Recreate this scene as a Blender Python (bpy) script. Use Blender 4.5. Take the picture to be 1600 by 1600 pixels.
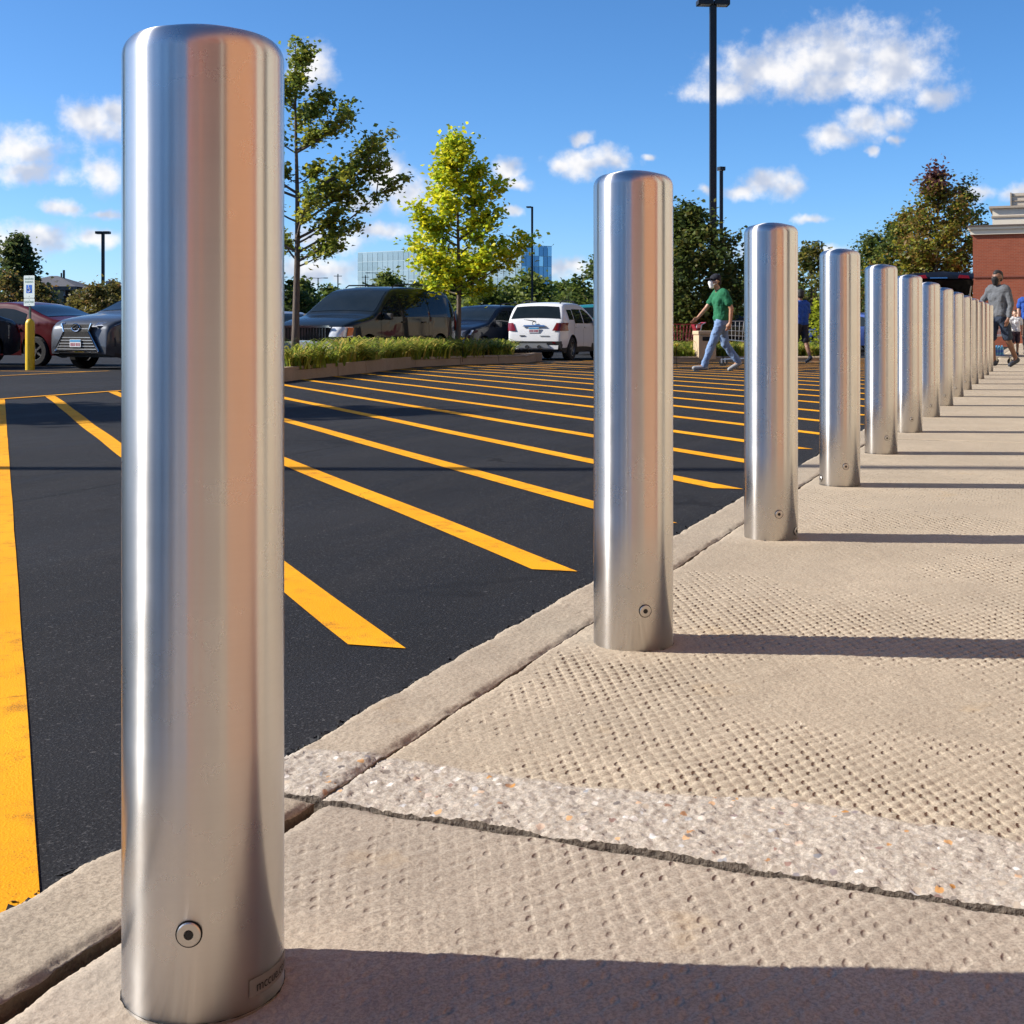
import bpy, bmesh, math, random
import numpy as np
from mathutils import Vector, Matrix, Euler
R = math.radians
for o in list(bpy.data.objects): bpy.data.objects.remove(o)
scene = bpy.context.scene
COL = scene.collection

# ------------------------------------------------------------------ camera
F = 2035.0            # focal length in photo pixels (1600 wide)
CAMH = 0.75
HOR = 510.0           # photo row of the horizon
cam_d = bpy.data.cameras.new('camera'); cam = bpy.data.objects.new('camera', cam_d); COL.objects.link(cam)
cam.location = (0, 0, CAMH); cam.rotation_euler = (R(90), 0, 0)
cam_d.sensor_width = 36; cam_d.lens = 36 * F / 1600.0
cam_d.shift_y = -(800 - HOR) / 1600.0
cam_d.clip_end = 8000; cam_d.clip_start = 0.05
scene.camera = cam
cy = scene.cycles
cy.max_bounces = 6; cy.diffuse_bounces = 1; cy.glossy_bounces = 3; cy.transmission_bounces = 4; cy.transparent_max_bounces = 6
cy.caustics_reflective = False; cy.caustics_refractive = False; cy.use_adaptive_sampling = True; cy.adaptive_threshold = 0.015
cy.use_denoising = True; cy.sample_clamp_indirect = 3.0

# ------------------------------------------------------------------ light and exposure
SUN_EL = 32.0
SUN_AZ = 86.0                      # degrees from +Y towards -X (sun stands left, a hair in front)
sdir = Vector((-math.sin(R(SUN_AZ)) * math.cos(R(SUN_EL)), math.cos(R(SUN_AZ)) * math.cos(R(SUN_EL)), math.sin(R(SUN_EL))))
sl = bpy.data.lights.new('sun', 'SUN'); sl.energy = 5.0; sl.angle = R(0.53); sl.color = (1.0, 0.945, 0.865)
so = bpy.data.objects.new('sun', sl); COL.objects.link(so)
so.rotation_euler = sdir.to_track_quat('Z', 'Y').to_euler(); so.location = (-30, 5, 30)
scene.view_settings.view_transform = 'Standard'; scene.view_settings.look = 'None'
scene.view_settings.exposure = 0.66; scene.view_settings.gamma = 1.0

# ------------------------------------------------------------------ sky with cumulus clouds
world = bpy.data.worlds.new('World'); scene.world = world; world.use_nodes = True
world.cycles.sampling_method = 'NONE'
wt = world.node_tree; wn = wt.nodes; wl = wt.links
for n in list(wn): wn.remove(n)
def wN(t, **k):
    n = wn.new(t)
    for a, b in k.items(): setattr(n, a, b)
    return n
def wset(sock, v):
    if isinstance(v, bpy.types.NodeSocket): wl.new(v, sock)
    else: sock.default_value = v
def wmath(op, a, b=0.0, c=0.0, clamp=False):
    n = wN('ShaderNodeMath', operation=op); n.use_clamp = clamp
    wset(n.inputs[0], a); wset(n.inputs[1], b); wset(n.inputs[2], c); return n.outputs[0]
def wsmooth(x, lo, hi):
    n = wN('ShaderNodeMapRange', interpolation_type='SMOOTHSTEP')
    wset(n.inputs[0], x); wset(n.inputs[1], lo); wset(n.inputs[2], hi); n.inputs[3].default_value = 0; n.inputs[4].default_value = 1
    return n.outputs[0]
sky = wN('ShaderNodeTexSky', sky_type='NISHITA'); sky.sun_disc = False
sky.sun_elevation = R(SUN_EL); sky.sun_rotation = -R(SUN_AZ)
sky.air_density = 0.65; sky.dust_density = 0.55; sky.ozone_density = 6.5; sky.altitude = 200
hsv = wN('ShaderNodeHueSaturation'); hsv.inputs['Saturation'].default_value = 1.10; hsv.inputs['Value'].default_value = 1.80
hsv.inputs['Hue'].default_value = 0.497
wl.new(sky.outputs[0], hsv.inputs['Color'])
tc = wN('ShaderNodeTexCoord')
sep = wN('ShaderNodeSeparateXYZ'); wl.new(tc.outputs['Generated'], sep.inputs[0])
az = wmath('ARCTAN2', sep.outputs[0], sep.outputs[1])
el = wmath('ARCSINE', sep.outputs[2])
cmb = wN('ShaderNodeCombineXYZ'); wl.new(az, cmb.inputs[0]); wl.new(el, cmb.inputs[1])
# warp the coordinates so that outlines billow
nzw = wN('ShaderNodeTexNoise'); nzw.inputs['Scale'].default_value = 26; nzw.inputs['Detail'].default_value = 4; nzw.inputs['Roughness'].default_value = 0.62
wl.new(cmb.outputs[0], nzw.inputs['Vector'])
def vm(op, a, b=None, c=None):
    n = wN('ShaderNodeVectorMath', operation=op)
    wset(n.inputs[0], a)
    if b is not None: wset(n.inputs[1], b)
    if c is not None: wset(n.inputs[2], c)
    return n
wv = vm('SUBTRACT', nzw.outputs['Color'], (0.5, 0.5, 0.5))
wv2 = vm('MULTIPLY_ADD', wv.outputs[0], (0.026, 0.020, 0), cmb.outputs[0])
clouds = [  # photo px: centre, radii
 (1195,112,110,42),(1300,88,120,60),(1395,98,85,60),(1130,140,60,22),(1465,150,42,22),(1300,130,150,30),
 (1350,195,55,26),(1295,214,44,22),(1398,184,30,22),(1357,240,12,10),(1396,220,14,11),
 (1200,288,46,24),(1230,292,40,18),(1165,300,40,12),
 (915,254,66,24),(880,258,34,16),(955,250,28,26),(910,213,22,15),
 (488,106,44,42),
 (150,186,62,32),(185,180,40,30),(35,236,70,38),(50,268,70,22),(163,268,40,34),(100,326,36,13),(160,335,26,9),
 (60,372,90,24),(150,372,50,16),(20,390,60,20),
 (600,270,50,44),(640,300,60,32),(570,312,46,22),(595,360,70,18),(510,375,90,22),(500,420,110,26),
 (792,262,30,18),(805,285,34,13),(800,331,20,9),(880,420,60,20),(700,430,90,18),
 (1524,300,30,14),(1584,298,34,16),(1100,297,14,10),(1270,338,26,9),(1290,395,50,16),(1180,395,60,22),(1012,243,16,6)]
rng = random.Random(5)
cl = []
for (x, y, rx, ry) in clouds:
    a = math.atan2(x - 800, F); e = math.atan2(HOR - y, math.hypot(F, x - 800))
    cl.append((a, e, rx / F * 1.12, ry / F * 1.18))
for k in range(26):            # the same fair-weather cumulus all round the rest of the sky
    a = rng.uniform(0.62, 2 * math.pi - 0.62)
    if a > math.pi: a -= 2 * math.pi
    e = rng.uniform(0.05, 0.62); s = rng.uniform(0.6, 1.5)
    cl.append((a, e, 0.075 * s, 0.030 * s))
acc = None
for (a, e, rx, ry) in cl:
    q = vm('MULTIPLY_ADD', wv2.outputs[0], (1 / rx, 1 / ry, 0), (-a / rx, -e / ry, 0))
    ln = vm('LENGTH', q.outputs[0]).outputs['Value']
    acc = ln if acc is None else wmath('SMOOTH_MIN', acc, ln, 0.15)
nz1 = wN('ShaderNodeTexNoise'); nz1.inputs['Scale'].default_value = 55; nz1.inputs['Detail'].default_value = 6; nz1.inputs['Roughness'].default_value = 0.6
wl.new(cmb.outputs[0], nz1.inputs['Vector'])
dens = wmath('SUBTRACT', wmath('MULTIPLY_ADD', nz1.outputs['Fac'], 1.45, 0.20), acc)
dmask = wsmooth(dens, -0.12, 0.80)
# lit and shaded sides of the clouds: compare the noise with itself a little towards the sun
off = vm('ADD', cmb.outputs[0], (-0.012, 0.014, 0))
nz2 = wN('ShaderNodeTexNoise'); nz2.inputs['Scale'].default_value = 34; nz2.inputs['Detail'].default_value = 3
wl.new(cmb.outputs[0], nz2.inputs['Vector'])
nz3 = wN('ShaderNodeTexNoise'); nz3.inputs['Scale'].default_value = 34; nz3.inputs['Detail'].default_value = 3
wl.new(off.outputs[0], nz3.inputs['Vector'])
dif = wmath('SUBTRACT', nz2.outputs['Fac'], nz3.outputs['Fac'])
lit = wsmooth(dif, -0.20, 0.16)
ccol = wN('ShaderNodeMixRGB'); ccol.inputs[1].default_value = (5.4, 6.0, 7.4, 1); ccol.inputs[2].default_value = (10.0, 9.8, 9.7, 1)
wl.new(lit, ccol.inputs[0])
cm = wN('ShaderNodeMixRGB'); wl.new(wmath('MULTIPLY', dmask, 0.94), cm.inputs[0]); wl.new(hsv.outputs[0], cm.inputs[1]); wl.new(ccol.outputs[0], cm.inputs[2])
bg = wN('ShaderNodeBackground'); bg.inputs[1].default_value = 0.066; wl.new(cm.outputs[0], bg.inputs[0])
wo = wN('ShaderNodeOutputWorld'); wl.new(bg.outputs[0], wo.inputs[0])

# ------------------------------------------------------------------ frames: u runs along the walk, n across it towards the lot
PHI = R(22.3)
UX, UY = math.sin(PHI), math.cos(PHI)
def W2(u, n): return (UX * u - UY * n, UY * u + UX * n)
def W(u, n, z=0.0): x, y = W2(u, n); return Vector((x, y, z))
def UN(x, y): return (UX * x + UY * y, -UY * x + UX * y)
def zlot(u, n):
    z = -0.018 - 0.0064 * max(0.0, min(n, 20) - 1.235) - 0.008 * max(0.0, min(u, 36.0) - 20.0)
    return z
def at(px, d, z=0.0): return Vector(((px - 800) * d / F, d, z))
def lotpos(px, d):
    x = (px - 800) * d / F; u, n = UN(x, d); return Vector((x, d, zlot(u, n)))
def zat(py, d): return CAMH + (HOR - py) * d / F

# ------------------------------------------------------------------ material helpers
MATS = {}
class M:
    """small node-graph helper around one Principled material"""
    def __init__(s, name):
        s.m = bpy.data.materials.new(name); s.m.use_nodes = True; s.t = s.m.node_tree; s.n = s.t.nodes; s.l = s.t.links
        s.b = s.n['Principled BSDF']; MATS[name] = s.m
    def N(s, t, **k):
        n = s.n.new(t)
        for a, b in k.items(): setattr(n, a, b)
        return n
    def put(s, sock, v):
        if isinstance(v, bpy.types.NodeSocket): s.l.new(v, sock)
        else: sock.default_value = v
    def math(s, op, a, b=0.0, c=0.0, clamp=False):
        n = s.N('ShaderNodeMath', operation=op); n.use_clamp = clamp
        for i, v in enumerate((a, b, c)): s.put(n.inputs[i], v)
        return n.outputs[0]
    def coord(s, kind='Object'): return s.N('ShaderNodeTexCoord').outputs[kind]
    def mapped(s, vec, scale=(1,1,1), rot=(0,0,0), loc=(0,0,0)):
        n = s.N('ShaderNodeMapping'); s.l.new(vec, n.inputs[0]); n.inputs['Scale'].default_value = scale
        n.inputs['Rotation'].default_value = rot; n.inputs['Location'].default_value = loc; return n.outputs[0]
    def noise(s, vec, scale, detail=4, rough=0.55, out='Fac'):
        n = s.N('ShaderNodeTexNoise'); s.l.new(vec, n.inputs['Vector']); n.inputs['Scale'].default_value = scale
        n.inputs['Detail'].default_value = detail; n.inputs['Roughness'].default_value = rough; return n.outputs[out]
    def vor(s, vec, scale, feature='F1', out='Distance', rnd=1.0):
        n = s.N('ShaderNodeTexVoronoi', feature=feature); s.l.new(vec, n.inputs['Vector']); n.inputs['Scale'].default_value = scale
        n.inputs['Randomness'].default_value = rnd; return n.outputs[out]
    def smooth(s, x, lo, hi, a=0.0, b=1.0):
        n = s.N('ShaderNodeMapRange', interpolation_type='SMOOTHSTEP'); s.put(n.inputs[0], x)
        for i, v in enumerate((lo, hi, a, b)): n.inputs[i + 1].default_value = v
        return n.outputs[0]
    def mix(s, f, a, b, mode='MIX'):
        n = s.N('ShaderNodeMixRGB', blend_type=mode); s.put(n.inputs[0], f)
        for i, v in ((1, a), (2, b)):
            if not isinstance(v, bpy.types.NodeSocket) and len(v) == 3: v = (*v, 1)
            s.put(n.inputs[i], v)
        return n.outputs[0]
    def ramp(s, x, stops):
        n = s.N('ShaderNodeValToRGB'); s.l.new(x, n.inputs[0]); r = n.color_ramp
        while len(r.elements) < len(stops): r.elements.new(0.5)
        for e, (p, c) in zip(r.elements, stops): e.position = p; e.color = (*c, 1)
        return n.outputs[0]
    def attr(s, name, out='Fac'):
        n = s.N('ShaderNodeAttribute'); n.attribute_name = name; return n.outputs[out]
    def base(s, c): s.put(s.b.inputs['Base Color'], (*c, 1) if not isinstance(c, bpy.types.NodeSocket) else c); return s
    def rough(s, v): s.put(s.b.inputs['Roughness'], v); return s
    def metal(s, v): s.put(s.b.inputs['Metallic'], v); return s
    def bump(s, h, dist, strength=1.0, prev=None):
        n = s.N('ShaderNodeBump'); n.inputs['Distance'].default_value = dist; n.inputs['Strength'].default_value = strength
        s.l.new(h, n.inputs['Height'])
        if prev is not None: s.l.new(prev, n.inputs['Normal'])
        s.l.new(n.outputs[0], s.b.inputs['Normal']); return n.outputs[0]

def simple(name, c, rough=0.6, metal=0.0, var=0.12, scale=30, bump=0.0, spec=None, coat=0.0):
    """one colour with a little procedural unevenness"""
    if name in MATS: return MATS[name]
    m = M(name); co = m.coord(); nz = m.noise(co, scale, 5)
    c1 = tuple(v * (1 - var) for v in c); c2 = tuple(min(1, v * (1 + var)) for v in c)
    m.base(m.mix(nz, c1, c2)); m.rough(m.smooth(nz, 0.2, 0.8, max(0.02, rough * 0.85), min(1, rough * 1.15))); m.metal(metal)
    if bump: m.bump(nz, bump)
    if spec is not None: m.b.inputs['Specular IOR Level'].default_value = spec
    if coat: m.b.inputs['Coat Weight'].default_value = coat; m.b.inputs['Coat Roughness'].default_value = 0.03
    return m.m

# ------------------------------------------------------------------ mesh helpers
def new_obj(name, verts, faces, mat=None, parent=None, smooth=False, mats=None, fm=None, loc=None):
    me = bpy.data.meshes.new(name); me.from_pydata([tuple(v) for v in verts], [], faces); me.update()
    ob = bpy.data.objects.new(name, me); COL.objects.link(ob)
    for x in (mats or ([mat] if mat else [])): me.materials.append(x)
    if fm is not None: me.polygons.foreach_set('material_index', fm)
    if smooth: me.polygons.foreach_set('use_smooth', [True] * len(me.polygons))
    if parent: ob.parent = parent
    if loc is not None: ob.location = loc
    return ob
def tag(o, label=None, cat=None, group=None, kind=None):
    if label: o['label'] = label
    if cat: o['category'] = cat
    if group: o['group'] = group
    if kind: o['kind'] = kind
    return o
def empty(name, loc=(0,0,0), rz=0.0, label=None, cat=None, group=None, scale=1.0):
    o = bpy.data.objects.new(name, None); COL.objects.link(o); o.location = loc; o.rotation_euler = (0, 0, rz); o.scale = (scale,) * 3
    o.empty_display_size = 0.2
    return tag(o, label, cat, group)
def copy_tree(o, parent=None):
    c = o.copy(); COL.objects.link(c)
    if parent: c.parent = parent
    for ch in list(o.children): copy_tree(ch, c)
    return c

class MB:
    def __init__(s): s.v = []; s.f = []; s.mi = []
    def add(s, v, f, mi=0):
        k = len(s.v); s.v += [tuple(p) for p in v]; s.f += [tuple(i + k for i in q) for q in f]; s.mi += [mi] * len(f); return s
    def box(s, c, d, rz=0.0, mi=0, bev=0.0, mat=None):
        bm = bmesh.new(); bmesh.ops.create_cube(bm, size=1)
        for v in bm.verts: v.co = Vector((v.co.x * d[0], v.co.y * d[1], v.co.z * d[2]))
        if bev > 0: bmesh.ops.bevel(bm, geom=list(bm.edges), offset=bev, segments=2, affect='EDGES', profile=0.7)
        rm = Matrix.Rotation(rz, 3, 'Z') if not isinstance(rz, Matrix) else rz
        vs = [rm @ v.co + Vector(c) for v in bm.verts]; fs = [[v.index for v in f.verts] for f in bm.faces]
        bm.verts.index_update(); bm.free(); return s.add(vs, fs, mi)
    def tube(s, pts, r, seg=8, mi=0, cap=True):
        pts = [Vector(p) for p in pts]; rr = r if isinstance(r, (list, tuple)) else [r] * len(pts)
        vs = []; fs = []; up = Vector((0, 0, 1)); prev = None
        for i, p in enumerate(pts):
            t = (pts[min(i + 1, len(pts) - 1)] - pts[max(i - 1, 0)]).normalized()
            a = prev if prev is not None else (up if abs(t.z) < 0.9 else Vector((1, 0, 0)))
            x = (a - t * a.dot(t)).normalized(); prev = x; y = t.cross(x)
            for k in range(seg):
                an = 2 * math.pi * k / seg; vs.append(p + x * (math.cos(an) * rr[i]) + y * (math.sin(an) * rr[i]))
        for i in range(len(pts) - 1):
            for k in range(seg):
                k2 = (k + 1) % seg; fs.append((i * seg + k, i * seg + k2, (i + 1) * seg + k2, (i + 1) * seg + k))
        if cap:
            fs.append(tuple(range(seg - 1, -1, -1))); fs.append(tuple((len(pts) - 1) * seg + k for k in range(seg)))
        return s.add(vs, fs, mi)
    def lathe(s, prof, seg=32, axis='Z', c=(0,0,0), mi=0, close=False):
        vs = []; fs = []; c = Vector(c)
        for (r, z) in prof:
            for k in range(seg):
                a = 2 * math.pi * k / seg; x, y = r * math.cos(a), r * math.sin(a)
                vs.append(c + (Vector((x, y, z)) if axis == 'Z' else Vector((z, x, y)) if axis == 'X' else Vector((x, z, y))))
        m = len(prof)
        for i in range(m - 1 + (1 if close else 0)):
            j = (i + 1) % m
            for k in range(seg):
                k2 = (k + 1) % seg; fs.append((i * seg + k, i * seg + k2, j * seg + k2, j * seg + k))
        return s.add(vs, fs, mi)
    def prism(s, poly, h, o=(0,0,0), ex=(1,0,0), ey=(0,1,0), ez=(0,0,1), mi=0):
        """polygon (2-D) in the plane ex/ey, extruded by h along ez"""
        o = Vector(o); ex = Vector(ex); ey = Vector(ey); ez = Vector(ez); m = len(poly)
        vs = [o + ex * a + ey * b for a, b in poly] + [o + ex * a + ey * b + ez * h for a, b in poly]
        fs = [tuple(range(m - 1, -1, -1)), tuple(range(m, 2 * m))] + [(i, (i + 1) % m, m + (i + 1) % m, m + i) for i in range(m)]
        return s.add(vs, fs, mi)
    def grid(s, P, mi=0, flip=False):
        a = len(P); b = len(P[0]); vs = [p for row in P for p in row]; fs = []
        for i in range(a - 1):
            for j in range(b - 1):
                q = (i * b + j, i * b + j + 1, (i + 1) * b + j + 1, (i + 1) * b + j); fs.append(q[::-1] if flip else q)
        return s.add(vs, fs, mi)
    def build(s, name, mat=None, parent=None, smooth=False, mats=None, loc=None):
        return new_obj(name, s.v, s.f, mat, parent, smooth, mats, s.mi if mats else None, loc)
def bbox(name, c, d, mat, parent=None, rz=0.0, bev=0.0, loc=None): return MB().box(c, d, rz, 0, bev).build(name, mat, parent, False, None, loc)

# numpy value noise for relief
def vnoise(x, y, seed=0):
    xi = np.floor(x).astype(np.int64); yi = np.floor(y).astype(np.int64); fx = x - xi; fy = y - yi
    fx = fx * fx * (3 - 2 * fx); fy = fy * fy * (3 - 2 * fy)
    def h(a, b):
        v = (a * 374761393 + b * 668265263 + seed * 1442695041) & 0x7fffffff
        v = ((v ^ (v >> 13)) * 1274126177) & 0x7fffffff
        return ((v ^ (v >> 16)) & 0xffff) / 65535.0
    return (h(xi, yi) * (1 - fx) + h(xi + 1, yi) * fx) * (1 - fy) + (h(xi, yi + 1) * (1 - fx) + h(xi + 1, yi + 1) * fx) * fy
def fbm(x, y, oct=4, seed=0):
    a = 0.5; s = 0.0; t = 0.0
    for i in range(oct): s = s + a * vnoise(x * 2 ** i + 17.3 * i, y * 2 ** i + 5.1 * i, seed + i); t += a; a *= 0.5
    return s / t
def text_mesh(s, size):
    cu = bpy.data.curves.new('t', 'FONT'); cu.body = s; cu.size = size; cu.align_x = 'CENTER'; cu.align_y = 'CENTER'; cu.resolution_u = 3
    ob = bpy.data.objects.new('t', cu); COL.objects.link(ob); bpy.context.view_layer.update()
    me = bpy.data.meshes.new_from_object(ob.evaluated_get(bpy.context.evaluated_depsgraph_get()))
    v = [tuple(p.co) for p in me.vertices]; f = [tuple(p.vertices) for p in me.polygons]
    bpy.data.objects.remove(ob); bpy.data.curves.remove(cu); bpy.data.meshes.remove(me)
    return v, f
# ------------------------------------------------------------------ ground materials
ROTU = R(90) - PHI
def un_obj(o): o.rotation_euler = (0, 0, ROTU); return o

def lattice(m):
    """crisp diamonds 51 x 27 mm, the print of expanded metal in wet concrete: lit ridges, a pit in each right-hand corner"""
    p0 = m.attr('lp'); q0 = m.attr('lq'); p = m.math('FRACT', p0); q = m.math('FRACT', q0)
    cv = m.N('ShaderNodeCombineXYZ'); m.l.new(m.math('FLOOR', p0), cv.inputs[0]); m.l.new(m.math('FLOOR', q0), cv.inputs[1])
    wnn = m.N('ShaderNodeTexWhiteNoise', noise_dimensions='2D'); m.l.new(cv.outputs[0], wnn.inputs['Vector']); rnd = wnn.outputs['Value']
    r1 = m.math('MULTIPLY', m.smooth(p, 0.0, 0.30, 1, 0), 0.8); r2 = m.math('MULTIPLY', m.smooth(q, 0.74, 1.0), 0.45)
    dp = m.math('POWER', m.math('SUBTRACT', p, 0.36), 2.0); dq = m.math('POWER', m.math('SUBTRACT', q, 0.74), 2.0)
    pit = m.smooth(m.math('ADD', dp, dq), 0.0, 0.10, 1.0, 0.0)
    h = m.math('SUBTRACT', m.math('ADD', m.math('MULTIPLY', p, 0.30), m.math('MAXIMUM', r1, r2)), m.math('MULTIPLY', pit, m.math('MULTIPLY', m.math('POWER', rnd, 1.8), 1.45)))
    return m.math('MULTIPLY', h, m.math('MULTIPLY_ADD', rnd, 0.8, 0.4))

def concrete(name, tint, agg=True, pattern=True):
    m = M(name); co = m.coord()
    big = m.noise(co, 1.7, 5, 0.6); mid = m.noise(co, 14, 5, 0.6); fine = m.noise(co, 210, 3, 0.8); sand = m.vor(co, 420)
    c = m.mix(m.smooth(big, 0.3, 0.72), tuple(v * 0.86 for v in tint), tuple(v * 1.08 for v in tint))
    c = m.mix(m.smooth(mid, 0.35, 0.75, 0, 0.5), c, tuple(v * 0.80 for v in tint))
    c = m.mix(m.smooth(fine, 0.38, 0.58, 0.7, 0.0), c, tuple(v * 0.50 for v in tint)); spk = m.noise(co, 95, 3, 0.85); c = m.mix(m.smooth(spk, 0.34, 0.42, 0.5, 0.0), c, tuple(v * 0.42 for v in tint))
    c = m.mix(m.smooth(fine, 0.62, 0.8, 0.0, 0.5), c, (0.72, 0.66, 0.56))
    st = m.noise(m.mapped(co, (1, 1, 1), loc=(7, 3, 0)), 3.4, 5, 0.65)
    c = m.mix(m.smooth(st, 0.60, 0.74, 0, 0.35), c, (tint[0] * 0.95, tint[1] * 0.80, tint[2] * 0.55))
    gum = m.vor(m.mapped(co, loc=(3, 9, 0)), 2.1)
    c = m.mix(m.smooth(gum, 0.016, 0.028, 0.55, 0.0), c, (0.05, 0.045, 0.04))
    if agg:
        ag = m.attr('agg'); wco = m.mapped(co, (1, 1.35, 1)); wco2 = m.N('ShaderNodeVectorMath', operation='MULTIPLY_ADD')
        nzv = m.noise(co, 30, 3, 0.6, 'Color'); m.l.new(nzv, wco2.inputs[0]); wco2.inputs[1].default_value = (0.016, 0.016, 0); m.l.new(wco, wco2.inputs[2])
        vd = m.vor(wco2.outputs[0], 48); vc = m.vor(wco2.outputs[0], 48, out='Color')
        pc = m.N('ShaderNodeSeparateColor'); m.l.new(vc, pc.inputs[0])
        stone = m.ramp(pc.outputs[0], [(0.0, (0.14, 0.12, 0.11)), (0.30, (0.45, 0.37, 0.28)), (0.55, (0.70, 0.66, 0.60)), (0.72, (0.55, 0.27, 0.07)), (0.80, (0.28, 0.17, 0.13)), (0.9, (0.24, 0.24, 0.25)), (1.0, (0.75, 0.72, 0.66))])
        isst = m.math('MULTIPLY', m.smooth(vd, 0.006, 0.0105, 1, 0) if False else m.smooth(vd, 0.34, 0.44, 1, 0), m.smooth(pc.outputs[1], 0.62, 0.68))
        bc = m.mix(m.smooth(fine, 0.3, 0.8), (0.30, 0.258, 0.205), (0.64, 0.56, 0.46))
        sp = m.vor(co, 170, out='Color'); sps = m.N('ShaderNodeSeparateColor'); m.l.new(sp, sps.inputs[0])
        bc = m.mix(m.smooth(sps.outputs[0], 0.70, 0.9, 0, 0.5), bc, (0.30, 0.27, 0.24))
        bc = m.mix(isst, bc, stone)
        c = m.mix(ag, c, bc)
        c = m.mix(m.attr('patch'), c, tuple(min(0.8, v * 1.22) for v in tint))
    m.base(c); m.rough(0.92); m.b.inputs['Specular IOR Level'].default_value = 0.25
    b1 = m.bump(fine, 0.0016, 0.55)
    if pattern:
        m.bump(m.math('MULTIPLY', lattice(m), m.attr('lamp')), 0.0042, 1.0, b1)
    return m.m
MAT_SLAB = concrete('walk_concrete', (0.465, 0.380, 0.275))
MAT_SLAB1 = concrete('walk_concrete_grey', (0.425, 0.352, 0.270))
MAT_CURB = concrete('curb_concrete', (0.445, 0.365, 0.268), pattern=False)
MAT_DIRT = simple('joint_dirt', (0.018, 0.014, 0.011), 0.95, var=0.5, scale=60, bump=0.01)

MAT_EDGE = simple('shaded_slab_edge', (0.15, 0.12, 0.09), 0.95, var=0.6, scale=90, bump=0.008)  # slab sides coloured dark to stand in for shade in the joints
m = M('asphalt'); co = m.coord()
fine = m.noise(co, 150, 4, 0.85); grain = m.vor(co, 210); big = m.noise(co, 0.5, 6, 0.6)
streak = m.noise(m.mapped(co, (0.25, 2.2, 1)), 2.0, 6, 0.65)
sx = m.N('ShaderNodeSeparateXYZ'); m.l.new(co, sx.inputs[0])
c = m.mix(m.smooth(big, 0.3, 0.75), (0.0085, 0.0085, 0.0095), (0.016, 0.016, 0.018))
c = m.mix(m.smooth(streak, 0.45, 0.75, 0, 0.5), c, (0.026, 0.026, 0.029))
oil = m.noise(m.mapped(co, loc=(5, 2, 0)), 1.1, 6, 0.7); c = m.mix(m.smooth(oil, 0.58, 0.70, 0, 0.6), c, (0.005, 0.005, 0.0055)); trk = m.noise(m.mapped(co, (0.06, 3.2, 1), loc=(2, 1, 0)), 1.6, 5, 0.7); c = m.mix(m.smooth(trk, 0.56, 0.70, 0, 0.45), c, (0.030, 0.029, 0.029))
# a seam parallel to the kerb: the strip by the kerb was laid separately
seam = m.math('ABSOLUTE', m.math('SUBTRACT', m.math('ADD', sx.outputs[1], m.math('MULTIPLY', m.noise(co, 3.0, 4), 0.12)), 4.35))
c = m.mix(m.smooth(seam, 0.010, 0.034, 0.85, 0), c, (0.006, 0.006, 0.006))
c = m.mix(m.smooth(fine, 0.53, 0.67, 0, 0.9), c, (0.095, 0.093, 0.094))
gl = m.vor(co, 150, out='Color'); gs = m.N('ShaderNodeSeparateColor'); m.l.new(gl, gs.inputs[0])
c = m.mix(m.smooth(gs.outputs[0], 0.990, 0.997, 0, 0.2), c, (0.30, 0.29, 0.28))
crk = m.vor(m.mapped(m.N('ShaderNodeVectorMath', operation='ADD').outputs[0], (1, 1, 1)), 0.4)
dn = m.noise(co, 1.3, 5, 0.6, 'Color'); dv = m.N('ShaderNodeVectorMath', operation='MULTIPLY_ADD'); m.l.new(dn, dv.inputs[0]); dv.inputs[1].default_value = (0.9, 0.9, 0); m.l.new(co, dv.inputs[2])
ck = m.vor(dv.outputs[0], 0.33, 'DISTANCE_TO_EDGE')
c = m.mix(m.math('MULTIPLY', m.smooth(ck, 0.0015, 0.0075, 0.9, 0), m.smooth(m.noise(co, 0.6, 3), 0.45, 0.6)), c, (0.006, 0.006, 0.007))
m.base(c); m.rough(m.smooth(streak, 0.3, 0.7, 0.80, 0.95)); m.b.inputs['Specular IOR Level'].default_value = 0.18
m.bump(m.math('ADD', fine, m.math('MULTIPLY', grain, 0.5)), 0.0035, 0.7)
MAT_ASPH = m.m

m = M('yellow_paint'); co = m.coord()
fine = m.noise(co, 300, 3, 0.75); grain = m.vor(co, 210); wear = m.noise(co, 9, 6, 0.7); big = m.noise(co, 0.9, 4)
c = m.mix(m.smooth(big, 0.3, 0.7), (0.76, 0.315, 0.004), (0.82, 0.37, 0.008))
c = m.mix(m.smooth(wear, 0.50, 0.72, 0, 0.6), c, (0.50, 0.20, 0.012))
c = m.mix(m.smooth(m.math('ADD', fine, m.math('MULTIPLY', wear, 0.6)), 0.90, 1.0, 0, 0.85), c, (0.05, 0.04, 0.03))
dn = m.noise(co, 2.5, 5, 0.6, 'Color'); dv = m.N('ShaderNodeVectorMath', operation='MULTIPLY_ADD'); m.l.new(dn, dv.inputs[0]); dv.inputs[1].default_value = (0.5, 0.5, 0); m.l.new(co, dv.inputs[2])
ck = m.vor(dv.outputs[0], 0.8, 'DISTANCE_TO_EDGE'); c = m.mix(m.math('MULTIPLY', m.smooth(ck, 0.0012, 0.0035, 0.5, 0), m.smooth(big, 0.45, 0.6)), c, (0.10, 0.05, 0.01))
m.base(c); m.rough(0.85); m.b.inputs['Specular IOR Level'].default_value = 0.15; m.bump(m.math('ADD', m.math('MULTIPLY', fine, 0.8), m.math('MULTIPLY', grain, 0.4)), 0.0022, 0.7)
MAT_YEL = m.m
MAT_GRASS = simple('grass_ground', (0.045, 0.062, 0.02), 0.95, var=0.45, scale=3)

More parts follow.
